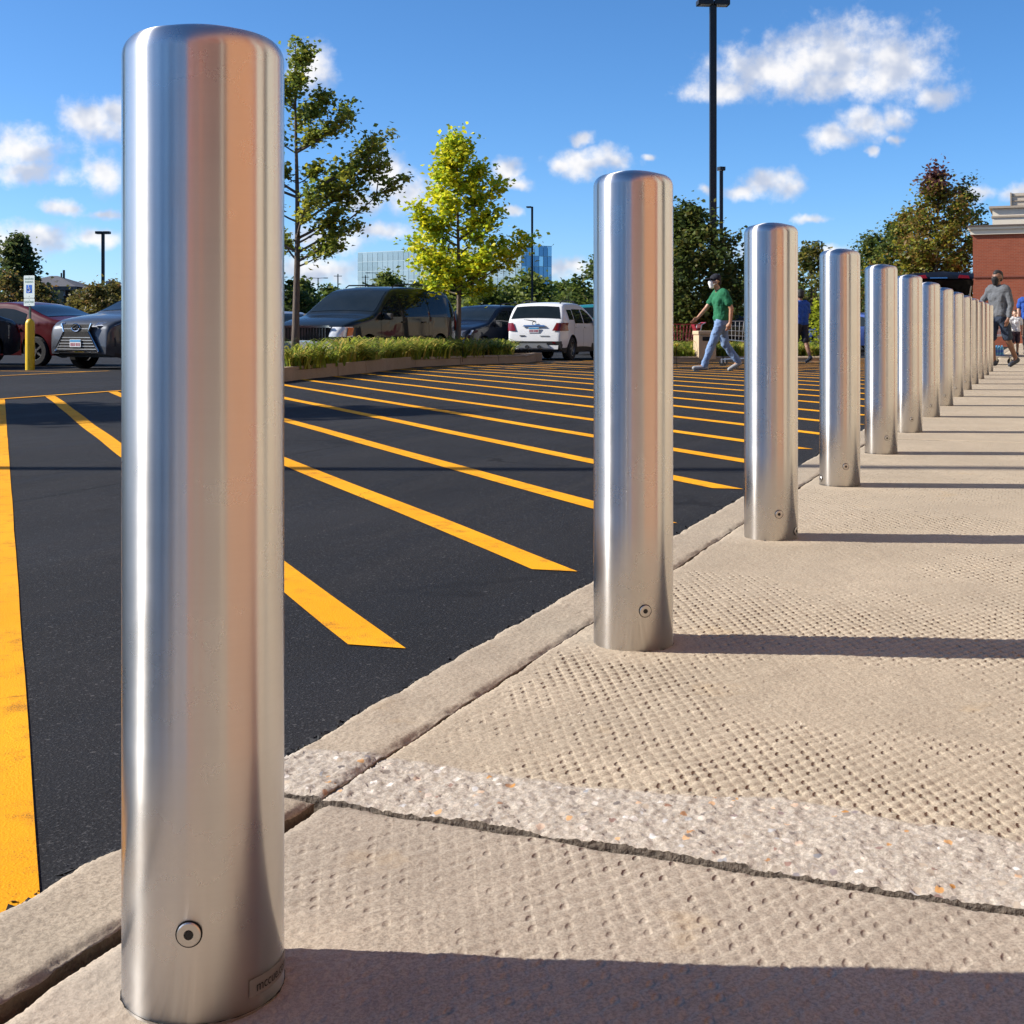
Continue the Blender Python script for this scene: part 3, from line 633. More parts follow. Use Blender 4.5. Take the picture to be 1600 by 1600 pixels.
def make_tree(label, base, H, z0, rad, pal, seed, leaf=0.10, nleaf=5000, tips=None, nlimb=16, trunk_r=0.08, prof=None, lean=(0, 0), spread=0.28, rise=0.45, name='tree', cat='tree', group=None, tipcol=None, flat=0.35, stems=1):
    rg = random.Random(seed); nr = np.random.default_rng(seed)
    root = empty(name, base, 0, label, cat, group); wood = MB(); clusters = []
    prof = prof or (lambda t: math.sin(math.pi * min(1, (t * 0.80 + 0.20))) ** 0.8)
    def tr(z): t = z / H; return Vector((lean[0] * t * t + 0.03 * H * 0.12 * math.sin(t * 7 + seed), lean[1] * t * t + 0.03 * H * 0.12 * math.cos(t * 6 + seed), z))
    for s in range(stems):
        wob = Vector((rg.uniform(-1, 1), rg.uniform(-1, 1), 0)) * (0.0 if stems == 1 else rad * 0.25)
        k = 9; wood.tube([tr(H * 0.94 * i / k) + wob * (i / k) - Vector((0, 0, 0.15 if i == 0 else 0)) for i in range(k + 1)], [trunk_r * (1.25 if i == 0 else (1 - 0.88 * i / k)) for i in range(k + 1)], 8)
    limbs = []
    if tips:
        for (dx, dz) in tips:
            a = Vector((dx, rg.uniform(-0.5, 0.5) * abs(dx) * 0.6, dz)); zs = max(z0 * 0.95, dz - max(0.35, abs(dx) * 0.75)); limbs.append((zs, a))
    for i in range(nlimb):
        t = (i + rg.random() * 0.8) / nlimb; zt = z0 + (H - z0) * t; an = i * 2.39996 + rg.uniform(-0.4, 0.4); rr = rad * prof(t) * rg.uniform(0.72, 1.12)
        limbs.append((max(z0 * 0.9, zt - rr * rise * 1.3), Vector((math.cos(an) * rr, math.sin(an) * rr, zt))))
    limbs.append((H * 0.7, tr(H)))
    for (zs, tip) in limbs:
        a = tr(min(zs, H * 0.9)); c = tip + Vector((tr(tip.z).x, tr(tip.z).y, 0)) * 0.6 if tips is None else tip
        ln = (c - a).length
        mid = a * 0.45 + c * 0.55 + Vector((rg.uniform(-.1, .1), rg.uniform(-.1, .1), -0.10)) * ln
        pts = bez(a, mid, c, 7); rb = max(0.008, trunk_r * 0.38 * min(1, ln / max(0.5, rad))); wood.tube(pts, [rb * (1 - 0.8 * j / 6) for j in range(7)], 5, cap=False)
        clusters += [(p, 0.6 + 0.4 * j) for j, p in ((0.5, pts[3]), (0.75, pts[4]), (1, pts[5]), (1, pts[6]))]
        for q in range(max(2, int(ln / 0.42))):
            t = rg.uniform(0.3, 0.97); p = pts[min(6, int(t * 6))]; dr = (c - a).normalized() + Vector((rg.uniform(-1, 1), rg.uniform(-1, 1), rg.uniform(-0.2, 0.7))) * 0.9
            e = p + dr.normalized() * ln * rg.uniform(0.16, 0.36); wood.tube([p, (p + e) / 2 + Vector((0, 0, 0.02)), e], [rb * 0.45, rb * 0.3, rb * 0.1], 4, cap=False)
            clusters += [((p + e) / 2, 0.6), (e, 1.0)]
    wood.build('trunk', MAT_BARK, root, True)
    P_ = np.array([tuple(c[0]) for c in clusters]); w = np.array([c[1] for c in clusters]); w /= w.sum()
    ci = nr.choice(len(P_), nleaf, p=w); C = P_[ci] + nr.normal(size=(nleaf, 3)) * spread * np.array([1, 1, 0.75]) * (0.35 + 0.65 * nr.random((nleaf, 1)))
    pal = np.array(pal) * 1.75; cc = nr.random(len(P_)); idx = np.clip(((cc[ci] * 0.65 + nr.random(nleaf) * 0.35) * len(pal)).astype(int), 0, len(pal) - 1)
    col = pal[idx] * (0.75 + 0.5 * nr.random((nleaf, 1)))
    if tipcol is not None:
        h = np.clip((C[:, 2] / H - tipcol[0]) / 0.15, 0, 1); mk = nr.random(nleaf) < h; col[mk] = 1.6 * np.array(tipcol[1]) * (0.7 + 0.6 * nr.random((mk.sum(), 1)))
    S = leaf * (0.65 + 0.7 * nr.random(nleaf)); leaf_mesh('crown', C, S, col, seed + 1, root, flat); return root

GREEN = [(0.060, 0.085, 0.018), (0.085, 0.115, 0.022), (0.045, 0.068, 0.018), (0.115, 0.125, 0.025)]
MAPLE = [(0.10, 0.135, 0.022), (0.13, 0.165, 0.024), (0.19, 0.20, 0.03), (0.25, 0.24, 0.03), (0.11, 0.145, 0.024), (0.14, 0.17, 0.026)]
YELLOW = [(0.44, 0.43, 0.018), (0.36, 0.40, 0.020), (0.52, 0.47, 0.020), (0.24, 0.32, 0.022), (0.16, 0.23, 0.02)]
DARK = [(0.035, 0.055, 0.014), (0.050, 0.070, 0.016), (0.07, 0.085, 0.018), (0.10, 0.09, 0.02)]
AUT = [(0.10, 0.12, 0.018), (0.17, 0.17, 0.02), (0.13, 0.10, 0.02), (0.17, 0.10, 0.025), (0.075, 0.095, 0.016), (0.22, 0.19, 0.02)]
RED = (0.11, 0.045, 0.04)
def tip_px(px, py, x0, d, zb): return ((px - x0) * d / F, zat(py, d) - zb)

# island tree by the first bollard (open crown of separate boughs)
d = 26.5; b = at(463, d, -0.02)
tp = [tip_px(x, y, 463, d, b.z) for x, y in ((606,202),(598,240),(610,285),(585,262),(558,353),(540,178),(513,150),(560,300),(530,330),(500,170),(470,120),(575,225),(400,300),(380,240),(410,200),(390,340),(420,140),(430,260),(500,260),(490,210))]
make_tree('young maple with loose dark green boughs, in the planter beside the van bonnet', b, zat(66, d) - b.z, 2.2, 1.45, MAPLE, 11, leaf=0.105, nleaf=9800, tips=tp, nlimb=9, trunk_r=0.085, spread=0.15, group='planter trees')
d = 31.5; b = at(716, d, -0.05)
tp = [tip_px(x, y, 716, d, b.z) for x, y in ((826,378),(800,385),(780,290),(775,330),(645,320),(640,375),(700,240),(760,400),(670,400),(690,420),(735,415),(650,335),(755,262),(680,268))]
make_tree('young tree with bright yellow-green leaves, standing in the planter beside the van', b, zat(208, d) - b.z, 1.75, 1.22, YELLOW, 12, leaf=0.125, nleaf=11500, tips=tp, nlimb=28, trunk_r=0.07, spread=0.20,
          prof=lambda t: (1.0 - t) ** 0.65 * (0.75 + 0.35 * math.sin(3.1 * min(1, t * 2.2))) + 0.10, group='planter trees')
d = 43.0
make_tree('dark green round-headed tree behind the man in green', at(1075, d, -0.25), zat(328, d) + 0.25, 1.0, 2.05, DARK, 13, leaf=0.17, nleaf=15000, nlimb=40, trunk_r=0.11, spread=0.34)
d = 50.0
make_tree('green tree seen between the third and fourth bollards', at(1268, d, -0.25), zat(388, d) + 0.25, 0.7, 1.5, [(0.06, 0.08, 0.02), (0.10, 0.10, 0.02), (0.14, 0.11, 0.025)], 14, leaf=0.16, nleaf=4500, nlimb=24, spread=0.32)
d = 46.0
make_tree('low yellow-green shrub beside the fourth bollard', at(1283, d, -0.25), zat(470, d) + 0.25, 0.15, 0.6, [(0.28, 0.30, 0.02), (0.2, 0.24, 0.02)], 15, leaf=0.12, nleaf=1800, nlimb=14, trunk_r=0.03, spread=0.2, name='shrub', cat='shrub', stems=3)
# cluster left of the brick building
d = 63.0
make_tree('tall autumn tree with purple-red top beside the brick building', at(1464, d, -0.2), zat(266, d) + 0.2, 1.2, 2.15, AUT, 16, leaf=0.20, nleaf=11000, nlimb=40, trunk_r=0.13, spread=0.36, tipcol=(0.84, RED), group='trees by the brick building')
make_tree('dark-topped tree close against the brick building', at(1508, d + 14, -0.2), zat(287, d + 14) + 0.2, 1.2, 1.9, AUT + DARK, 17, leaf=0.2, nleaf=6000, nlimb=26, spread=0.36, tipcol=(0.88, (0.05, 0.06, 0.03)), group='trees by the brick building')
make_tree('rusty green tree left of the purple-topped tree', at(1420, d + 3, -0.2), zat(335, d + 3) + 0.2, 1.0, 2.3, AUT + GREEN, 18, leaf=0.2, nleaf=9000, nlimb=34, spread=0.36, group='trees by the brick building')
make_tree('dark green tree above the fifth bollard', at(1362, d + 10, -0.2), zat(368, d + 10) + 0.2, 0.9, 1.9, GREEN + DARK, 19, leaf=0.18, nleaf=7000, nlimb=30, spread=0.38, group='trees by the brick building')
make_tree('green tree behind the sixth bollard', at(1395, d + 18, -0.2), zat(352, d + 18) + 0.2, 0.9, 2.6, GREEN + DARK, 20, leaf=0.2, nleaf=7000, nlimb=30, spread=0.42, group='trees by the brick building')
# belt of trees beyond the lot, in the middle
LOC = [(0.085, 0.115, 0.02), (0.12, 0.14, 0.024), (0.065, 0.085, 0.018)]
GB = 'trees beyond the lot'
bg_ = [(828, 96, 430, 4.0, LOC, 'broad feathery green tree in front of the glass office corner'), (762, 92, 450, 3.0, LOC, 'mid green tree behind the yellow tree'), (880, 110, 447, 3.2, GREEN, 'low dark tree right of the glass office block'),
       (945, 74, 398, 2.6, GREEN, 'green tree half hidden behind the second bollard'), (905, 90, 455, 2.4, LOC, 'small tree above the white car roof'), (690, 120, 425, 3.2, DARK, 'dark tree behind the van roof and yellow tree'),
       (604, 105, 428, 2.8, LOC, 'yellowish bushy tree top showing over the van roof'), (655, 130, 448, 3.6, GREEN, 'far green tree over the rear of the van'), (470, 100, 440, 2.6, GREEN, 'green tree behind the maple trunk'), (425, 95, 425, 2.8, DARK, 'dark tree mostly behind the nearest bollard'),
       (515, 130, 452, 3.2, GREEN, 'far green tree over the van windscreen'), (560, 140, 455, 3.5, DARK, 'far dark tree over the van roof front'), (735, 140, 450, 4, GREEN, 'far green tree right behind the yellow tree trunk'), (795, 140, 456, 4, DARK, 'far dark tree over the dark hatchback'), (1010, 80, 420, 3, DARK, 'dark tree behind the second bollard'), (1180, 95, 430, 3.2, GREEN, 'green tree behind the third bollard'), (1235, 100, 440, 3.0, GREEN, 'green tree between third and fourth bollards, farther back'), (1310, 90, 430, 3.0, DARK, 'dark tree behind the fourth bollard')]
for i, (px, d, ty, rd, pal, lab) in enumerate(bg_):
    make_tree(lab, at(px, d, -0.3), zat(ty, d) + 0.3, 0.5, rd, pal, 40 + i, leaf=0.0038 * d, nleaf=4200, nlimb=26, trunk_r=0.14, spread=0.42 * rd / 2.6, group=GB, rise=0.5)
# left side
d = 62.0
make_tree('upright dark conifer-like tree left of the disabled parking sign', at(26, d, -0.3), zat(372, d) + 0.3, 0.5, 2.0, [(0.040, 0.060, 0.020), (0.06, 0.08, 0.025), (0.09, 0.10, 0.03)], 70, leaf=0.22, nleaf=8000, nlimb=40, spread=0.30, prof=lambda t: (1 - t) ** 0.75 + 0.04, rise=-0.2)
RUST = [(0.10, 0.085, 0.022), (0.13, 0.105, 0.025), (0.08, 0.075, 0.02), (0.16, 0.09, 0.03)]
for i, (px, d, ty, rd, lab) in enumerate([(18, 56, 432, 1.5, 'rusty green shrub under the conifer'), (62, 58, 446, 1.0, 'rusty green shrub behind the disabled parking sign'), (150, 54, 449, 1.15, 'brownish green shrub above the grey car bonnet'), (176, 56, 445, 1.1, 'brownish green shrub left of the nearest bollard'), (125, 57, 462, 0.8, 'small brownish shrub by the dark restaurant wall')]):
    make_tree(lab, at(px, d, -0.3), zat(ty, d) + 0.3, 0.1, rd, RUST, 80 + i, leaf=0.16, nleaf=3200, nlimb=24, trunk_r=0.05, spread=0.28, name='shrub', cat='shrub', group='shrubs by the restaurant', stems=2, rise=0.2)
# a tree on the left, out of the picture, whose shadow lies across the hatching
make_tree('maple standing left of the picture, throwing its shadow over the hatching', (-11.4, 12.75, -0.1), 6.6, 2.0, 1.6, MAPLE, 95, leaf=0.2, nleaf=12000, nlimb=28, spread=0.28)

# trees added behind the viewer, out of view, to darken reflections in the steel
srcs = [o for o in COL.objects if o.get('group') == GB and o.parent is None][:6]
for k in range(12):
    a = R(195 + k * 13.5); rr_ = 30 + 12 * ((k * 7) % 5) / 4; o = copy_tree(srcs[k % len(srcs)]); o.location = (rr_ * math.cos(a), rr_ * math.sin(a), -0.3); o.rotation_euler = (0, 0, k * 1.3); o.scale = (1.25,) * 3
    if UN(o.location.x, o.location.y)[1] < -1: bpy.data.objects.remove(o.children[0]); [bpy.data.objects.remove(q) for q in list(o.children)]; bpy.data.objects.remove(o); continue
    tag(o, 'tree added behind the viewer to darken the steel, %s from the left, outside the picture' % ('first','second','third','fourth','fifth','sixth','seventh','eighth','ninth','tenth','eleventh','twelfth')[k], 'tree', 'added trees behind the viewer')

# ------------------------------------------------------------------ planters
def lotpix(px, py):
    z = -0.1
    for _ in range(12):
        d = (CAMH - z) * F / (py - HOR); x = (px - 800) * d / F; u, n = UN(x, d); z = zlot(u, n)
    return Vector((x, d, z))
MAT_KERB2 = concrete('planter_kerb', (0.40, 0.30, 0.20), agg=False, pattern=False)
m = M('mulch'); co = m.coord(); nz = m.noise(co, 25, 6, 0.7); m.base(m.mix(nz, (0.035, 0.022, 0.014), (0.17, 0.11, 0.075))); m.rough(0.95); m.bump(nz, 0.04); MAT_MULCH = m.m
def planter(name, front, depth, hk, gap=None):
    root = tag(empty(name), kind='structure')
    back = [p + Vector((0.15, 1, 0)).normalized() * depth for p in front]
    top = [[Vector((p.x, p.y, p.z + hk - 0.05)) for p in front], [Vector((p.x, p.y, p.z + hk - 0.02)) for p in back]]
    MB().grid(top).build('mulch_bed', MAT_MULCH, root)
    def run(poly, skip=None):
        for i in range(len(poly) - 1):
            if skip is not None and i == skip: continue
            a, b = poly[i], poly[i + 1]; k = max(1, round((b - a).length / 1.9))
            for j in range(k):
                p = a.lerp(b, j / k); q = a.lerp(b, (j + 1) / k); t = (q - p); l = t.length; t.normalize(); nn = Vector((-t.y, t.x, 0)); p = p + t * 0.006; q = q - t * 0.006
                # kerb stone: sloped face, rounded top
                sec = [(0.0, -0.06), (0.02, hk * 0.82), (0.055, hk), (0.15, hk), (0.16, -0.06)]
                v = [p + nn * x + Vector((0, 0, z)) for x, z in sec] + [Vector((q.x, q.y, q.z)) + nn * x + Vector((0, 0, z)) for x, z in sec]
                m5 = 5; f = [(i_, (i_ + 1) % m5, m5 + (i_ + 1) % m5, m5 + i_) for i_ in range(m5)] + [tuple(range(m5 - 1, -1, -1)), tuple(range(m5, 2 * m5))]
                new_obj('kerb_stone', v, f, MAT_KERB2, root)
    run(front, gap); run([front[-1], back[-1]]); run(back[::-1]); run([back[0], front[0]])
    return root, front, back
f1 = [lotpix(x, y) for x, y in ((392, 601), (446, 596), (500, 590), (541, 584), (577, 580), (600, 577), (650, 573.5), (720, 570), (780, 568), (822, 567))]
isl1, fr1, bk1 = planter('planting_island', f1, 2.3, 0.21, gap=3)
f2 = [lotpix(x, y) for x, y in ((985, 567), (1050, 566.5), (1130, 566), (1200, 566), (1290, 566))]
isl2, fr2, bk2 = planter('rear_planting_island', f2, 2.2, 0.15)

def blades(name, label, spots, parent, seed, h=(0.32, 0.58), per=24, pal=None):
    rg = np.random.default_rng(seed); V = []; Fc = []; Cc = []
    pal = pal or [(0.16, 0.19, 0.025), (0.23, 0.24, 0.03), (0.10, 0.135, 0.02), (0.30, 0.24, 0.06), (0.12, 0.16, 0.025)]
    for (x, y, z) in spots:
        hm = rg.uniform(0.55, 1.2)
        for k in range(per):
            a = rg.uniform(0, 2 * math.pi); H_ = rg.uniform(*h) * hm; R_ = H_ * rg.uniform(0.45, 1.35); w = rg.uniform(0.014, 0.032); bx, by = x + rg.normal(0, 0.05), y + rg.normal(0, 0.05)
            c = 2.1 * np.array(pal[rg.integers(len(pal))]) * rg.uniform(0.7, 1.25); dx, dy = math.cos(a), math.sin(a); i0 = len(V)
            for t in (0, 0.35, 0.7, 1.0):
                r = R_ * t ** 1.6; zz = z + H_ * (1 - (1 - t) ** 1.7) - 0.45 * H_ * max(0, t - 0.5) ** 1.2 * 2.0; ww = w * (1 - t * 0.85)
                V.append((bx + dx * r - dy * ww, by + dy * r + dx * ww, zz)); V.append((bx + dx * r + dy * ww, by + dy * r - dx * ww, zz)); Cc += [c, c]
            for s in range(3): q = i0 + 2 * s; Fc.append((q, q + 1, q + 3, q + 2))
    o = new_obj(name, V, Fc, MAT_LEAF, parent); ca = o.data.color_attributes.new('leafcol', 'FLOAT_COLOR', 'POINT')
    ca.data.foreach_set('color', np.concatenate([np.array(Cc), np.ones((len(Cc), 1))], 1).astype(np.float32).ravel()); return tag(o, label, 'plants', kind='stuff')
rg = random.Random(3); sp = []
def along(front, back, t, s):
    k = min(len(front) - 2, int(t * (len(front) - 1))); f = t * (len(front) - 1) - k; return front[k].lerp(front[k + 1], f).lerp(back[k].lerp(back[k + 1], f), s)
for k in range(230):
    t = rg.random(); s = rg.uniform(0.10, 0.95); p = along(fr1, bk1, t, s)
    px = 800 + p.x * F / p.y
    if (px < 545 and s < 0.42) or px > 797: continue
    sp.append((p.x, p.y, p.z + 0.16))
for k in range(16):
    p = along(fr1, bk1, 0.36 + 0.04 * rg.random(), rg.uniform(0.0, 0.25)); sp.append((p.x, p.y, p.z + 0.02))
blades('daylily_bed', 'arching green and yellowing daylily leaves filling the long planter', sp, None, 4)
sp = []
for k in range(120):
    p = along(fr2, bk2, rg.random(), rg.uniform(0.1, 0.95)); sp.append((p.x, p.y, p.z + 0.12))
blades('grass_bed', 'low grassy plants in the planter behind the man in green', sp, None, 5, h=(0.28, 0.5), per=40)
MAT_FLOWER = simple('yellow_flower', (0.75, 0.50, 0.01), 0.6)
for k, (px, py, d) in enumerate(((527, 535, 25.6), (722, 531, 29.5), (1057, 541, 27.0))):
    fm = MB(); c = Vector((0, 0, 0))
    for q in range(6):
        a = q * math.pi / 3; fm.add([c, (0.05 * math.cos(a - 0.4), 0.05 * math.sin(a - 0.4), 0.03), (0.09 * math.cos(a), 0.09 * math.sin(a), 0.05), (0.05 * math.cos(a + 0.4), 0.05 * math.sin(a + 0.4), 0.03)], [(0, 1, 2, 3)])
    st = fm.build('flower', MAT_FLOWER, None, False, None, at(px, d, zat(py, d)))
    MB().tube([(0, 0, 0), (0.01, 0.02, -0.5)], 0.006, 5).build('stem', MAT_LEAF, st)
    tag(st, ['yellow daylily flower in front of the van headlamp', 'yellow daylily flower below the yellow tree trunk', 'yellow flower in the rear planter beside the second bollard'][k], 'flower', 'daylily flowers')

# ------------------------------------------------------------------ lamp posts
MAT_POLE = simple('dark_bronze_paint', (0.012, 0.013, 0.016), 0.45, 0.3, 0.2, 10)
MAT_LENS = simple('lamp_lens', (0.55, 0.57, 0.58), 0.25)
def lamp_post(label, px, d, H, w, heads, zb=-0.3, arm=0.45, name='lamp_post', hs=(0.55, 0.32, 0.12)):
    root = empty(name, at(px, d, zb), 0, label, 'lamp post', 'lamp posts in the lot')
    MB().tube([(0, 0, 0), (0, 0, 0.8)], 0.28 if w > 0.1 else 0.1, 12).build('foot', simple('pole_foot', (0.35, 0.32, 0.27), 0.9), root)
    MB().box((0, 0, H / 2 + 0.4), (w, w, H - 0.8)).build('pole', MAT_POLE, root)
    for a in heads:
        dx, dy = math.cos(R(a)), math.sin(R(a)); h_ = MB(); rm = Matrix.Rotation(R(a), 3, 'Z')
        h_.tube([(0, 0, H - 0.06), (dx * arm, dy * arm, H - 0.02)], 0.035, 6)
        hd = MB(); c = Vector((dx * (arm + hs[0] / 2), dy * (arm + hs[0] / 2), H - 0.02)); hd.box(c, hs, rm, 0, 0.03); h_.build('arm', MAT_POLE, root)
        ho = hd.build('lamp_head', MAT_POLE, root); MB().box(c - Vector((0, 0, hs[2] / 2 + 0.003)), (hs[0] * 0.7, hs[1] * 0.7, 0.02), rm).build('lens', MAT_LENS, ho)
    return root
lamp_post('tall dark lamp post rising behind the man in green', 1114, 47, zat(4, 47) + 0.25, 0.235, (5, 185), zb=-0.25, arm=0.02, hs=(0.56, 0.46, 0.18))
lamp_post('thinner dark lamp post just right of the tall one', 1127, 68, zat(263, 68) + 0.3, 0.17, (20, 200), arm=0.0, hs=(0.16, 0.35, 0.2))
lamp_post('dark lamp post in front of the glass office block', 831.5, 90, zat(323, 90) + 0.3, 0.15, (170,), arm=0.05, hs=(0.35, 0.3, 0.1))
lamp_post('dark lamp post with two square heads above the restaurant', 161, 80, zat(363, 80) + 0.3, 0.17, (0, 180), arm=0.02, hs=(0.42, 0.4, 0.16))
lamp_post('small grey street lamp with one arm above the fourth bollard', 1284, 110, zat(377, 110) + 0.3, 0.12, (180,), arm=0.3, hs=(0.5, 0.2, 0.08))
lamp_post('far double-armed street lamp behind the van windscreen', 497, 170, zat(434, 170) + 0.3, 0.12, (15, 165), arm=0.7, hs=(0.6, 0.2, 0.1))
lamp_post('far street lamp with long arm over the van roof', 593, 200, zat(426, 200) + 0.3, 0.13, (172,), arm=1.4, hs=(0.8, 0.25, 0.1))
# the lamp post on the left, out of the picture, whose thin shadow crosses lot and walk
lamp_post('lamp post standing left of the picture, throwing a thin straight shadow', 800 - 10.2 * F / 7.8, 7.8, 9.0, 0.16, (5, 185), zb=-0.1, arm=0.02, hs=(0.42, 0.36, 0.14))
def power_pole(label, px, d, ty):
    root = empty('utility_pole', at(px, d, -0.3), 0, label, 'utility pole'); H = zat(ty, d) + 0.3
    MB().tube([(0, 0, 0), (0, 0, H)], [0.14, 0.09], 6).build('pole', MAT_POLE, root); MB().box((0, 0, H - 0.35), (1.3, 0.1, 0.1)).build('cross_arm', MAT_POLE, root)
power_pole('far utility pole left of the glass office block', 528, 210, 428); power_pole('far utility pole at the foot of the glass office block', 571, 230, 430)

# ------------------------------------------------------------------ buildings
# glass office block
m = M('office_glass'); co = m.coord('Object'); rnd = m.N('ShaderNodeObjectInfo').outputs['Random']; nz = m.noise(co, 0.6, 3)
m.base(m.mix(rnd, (0.24, 0.31, 0.33), (0.33, 0.40, 0.42))); m.metal(0.6); m.rough(m.smooth(nz, 0.3, 0.7, 0.15, 0.25)); MAT_OFF = m.m
m = M('office_glass_dark'); co = m.coord('Object'); rnd = m.N('ShaderNodeObjectInfo').outputs['Random']
m.base(m.ramp(rnd, [(0.0, (0.06, 0.12, 0.20)), (0.5, (0.10, 0.19, 0.30)), (1.0, (0.28, 0.42, 0.52))])); m.metal(0.85); m.rough(0.1); MAT_OFF2 = m.m
MAT_MULL = simple('office_mullion', (0.33, 0.41, 0.44), 0.5, 0.5)
pA = Vector((-62.8, 530, 0)); pB = Vector((3.5, 480, 0)); pC = Vector((14.9, 487.5, 0)); TOP = 30.7
off = empty('office_block', pB, 0, 'pale blue glass office block far behind the trees', 'building')
def rel(p): return p - pB
core = MB(); pD = pA + (pC - pB)
inn = [rel(pB + (pA + pC - 2 * pB).normalized() * 1.2), rel(pA), rel(pD), rel(pC)]
inn = [Vector((p.x * 0.985, p.y + 0.6, 0)) for p in inn]
core.add([p + Vector((0, 0, -1)) for p in inn] + [p + Vector((0, 0, TOP - 0.4)) for p in inn], [(0, 1, 5, 4), (1, 2, 6, 5), (2, 3, 7, 6), (3, 0, 4, 7), (4, 5, 6, 7)]); core.build('core', MAT_MULL, off)
pane_src = {}
def face(p, q, cols, rows, mat, tag_):
    t = (q - p); L = t.length; t.normalize(); w = L / cols; h = TOP / rows; a = math.atan2(t.y, t.x)
    src = MB().box((0, 0, 0), (w - 0.16, 0.10, h - 0.20)).build('window_pane', mat, off)
    for i in range(cols):
        for j in range(rows):
            o = src if i == 0 and j == 0 else src.copy()
            if o is not src: COL.objects.link(o)
            c = p + t * (w * (i + 0.5)); o.parent = off; o.location = rel(c) + Vector((0, 0, h * (j + 0.5))); o.rotation_euler = (0, 0, a)
    for j in range(rows + 1):
        MB().box((L / 2, 0.12, 0), (L, 0.3, 0.22)).build('spandrel', MAT_MULL, off).matrix_local = Matrix.Translation(rel(p) + Vector((0, 0, h * j))) @ Matrix.Rotation(a, 4, 'Z')
face(pA, pB, 30, 8, MAT_OFF, 'l'); face(pB, pC, 7, 8, MAT_OFF2, 'r')
MB().box((0, 0, 0), (2.6, 2, 1.2)).build('roof_plant', MAT_MULL, off, loc=rel(pA.lerp(pB, 0.55)) + Vector((1, 4, TOP + 0.3)))

# brick building closing the walk
d = 58.0; cx = (1520 - 800) * d / F
bb = empty('brick_building', (cx, d, 0), ROTU - R(90), 'red brick building with cream cornice at the far end of the walk', 'building')   # local x to the right, y away
hw_ = zat(367, d)
MB().box((9, 6, hw_ / 2 - 0.2), (18, 12, hw_ + 0.4)).build('brick_wall', MAT_BRICK, bb)
MB().box((9, -0.02, zat(433, d)), (18.0, 0.05, 0.06)).build('brick_course', simple('dark_brick_course', (0.20, 0.055, 0.035), 0.9), bb)
cz = hw_
for (dz, h, pr, mt) in ((0.0, 0.22, 0.10, MAT_CREAM), (0.22, 0.12, 0.20, MAT_CREAM), (0.34, 0.07, 0.26, simple('dark_flashing', (0.10, 0.075, 0.06), 0.6))):
    MB().box((9, 6, cz + dz + h / 2 + 0.001 * dz), (18 + 2 * pr, 12 + 2 * pr, h - 0.003)).build('cornice_band', mt, bb)
z1 = cz + 0.41
MB().box((9.75, 7.0, z1 + 0.45), (18, 10, 0.9)).build('upper_wall', MAT_CREAM, bb); MB().box((9.75, 7.0, z1 + 0.95), (18.3, 10.3, 0.10)).build('upper_coping', simple('tan_coping', (0.42, 0.34, 0.25), 0.8), bb)
MB().box((9.75, 7.0, z1 + 0.52), (18.1, 10.1, 0.08)).build('upper_band', simple('tan_coping', (0.42, 0.34, 0.25), 0.8), bb)
pl = MB().box((10.45, 9.5, z1 + 1.5), (18, 6, 1.0)).build('roof_screen', simple('roof_screen', (0.55, 0.47, 0.37), 0.8), bb)
for k in range(4): MB().box((10.45, 6.48, z1 + 1.12 + 0.25 * k), (18.04, 0.05, 0.04)).build('screen_slat', simple('tan_coping', (0.42, 0.34, 0.25), 0.8), pl)
MB().box((1.43, 6.45, z1 + 1.5), (0.06, 0.08, 1.06)).build('screen_post', simple('tan_coping', (0.42, 0.34, 0.25), 0.8), pl)

# dark restaurant on the left
d = 75.0; MAT_DKWALL = brickmat('dark_brick', (0.045, 0.028, 0.024), (0.035, 0.022, 0.02), (0.06, 0.05, 0.045), 2.45)
MAT_SHING = simple('grey_shingle', (0.10, 0.095, 0.10), 0.9, var=0.3, scale=6); MAT_GRMET = simple('green_metal_roof', (0.20, 0.30, 0.24), 0.5, 0.1, 0.15, 4)
rs = empty('restaurant', at(100, d, -0.3), R(4), 'low dark brick restaurant with an arched window behind the parked cars', 'building')
def rx(px): return (px - 100) * d / F
def rz_(py): return zat(py, d) + 0.3
MB().box(((rx(20) + rx(118)) / 2, 3, rz_(448) / 2), (rx(118) - rx(20), 6, rz_(448))).build('wall', MAT_DKWALL, rs)
MB().box((rx(170), 4, rz_(455) / 2), (rx(230) - rx(119), 5, rz_(455))).build('side_wall', MAT_DKWALL, rs)
b0 = MB(); x0, x1 = rx(14), rx(122); ze = rz_(448); zr = rz_(428)
b0.add([(x0, -0.4, ze), (x1, -0.4, ze), (x1, 6.4, ze), (x0, 6.4, ze), (x0 + 1.6, 3, zr), (rx(68), 3, zr)], [(0, 1, 5, 4), (1, 2, 5), (2, 3, 4, 5), (3, 0, 4), (3, 2, 1, 0)]); rf = b0.build('roof', MAT_SHING, rs)
MB().tube([(rx(78), 3, zr - 0.3), (rx(78), 3, zr + 0.35)], 0.07, 8).build('vent_pipe', MAT_POLE, rf); MB().tube([(rx(74), 3, zr - 0.3), (rx(74), 3, zr + 0.18)], 0.05, 8).build('vent_pipe', MAT_POLE, rf)
MB().box(((x0 + x1) / 2, -0.42, ze - 0.10), (x1 - x0, 0.06, 0.22)).build('fascia', simple('taupe_trim', (0.10, 0.085, 0.08), 0.8), rs)
xc = rx(91.5); aw = MB(); ri, ro = 0.30, 0.40; zc = rz_(457)
pts = [(ro * math.cos(R(a)), ro * math.sin(R(a))) for a in range(0, 181, 15)] + [(ri * math.cos(R(a)), ri * math.sin(R(a))) for a in range(180, -1, -15)]
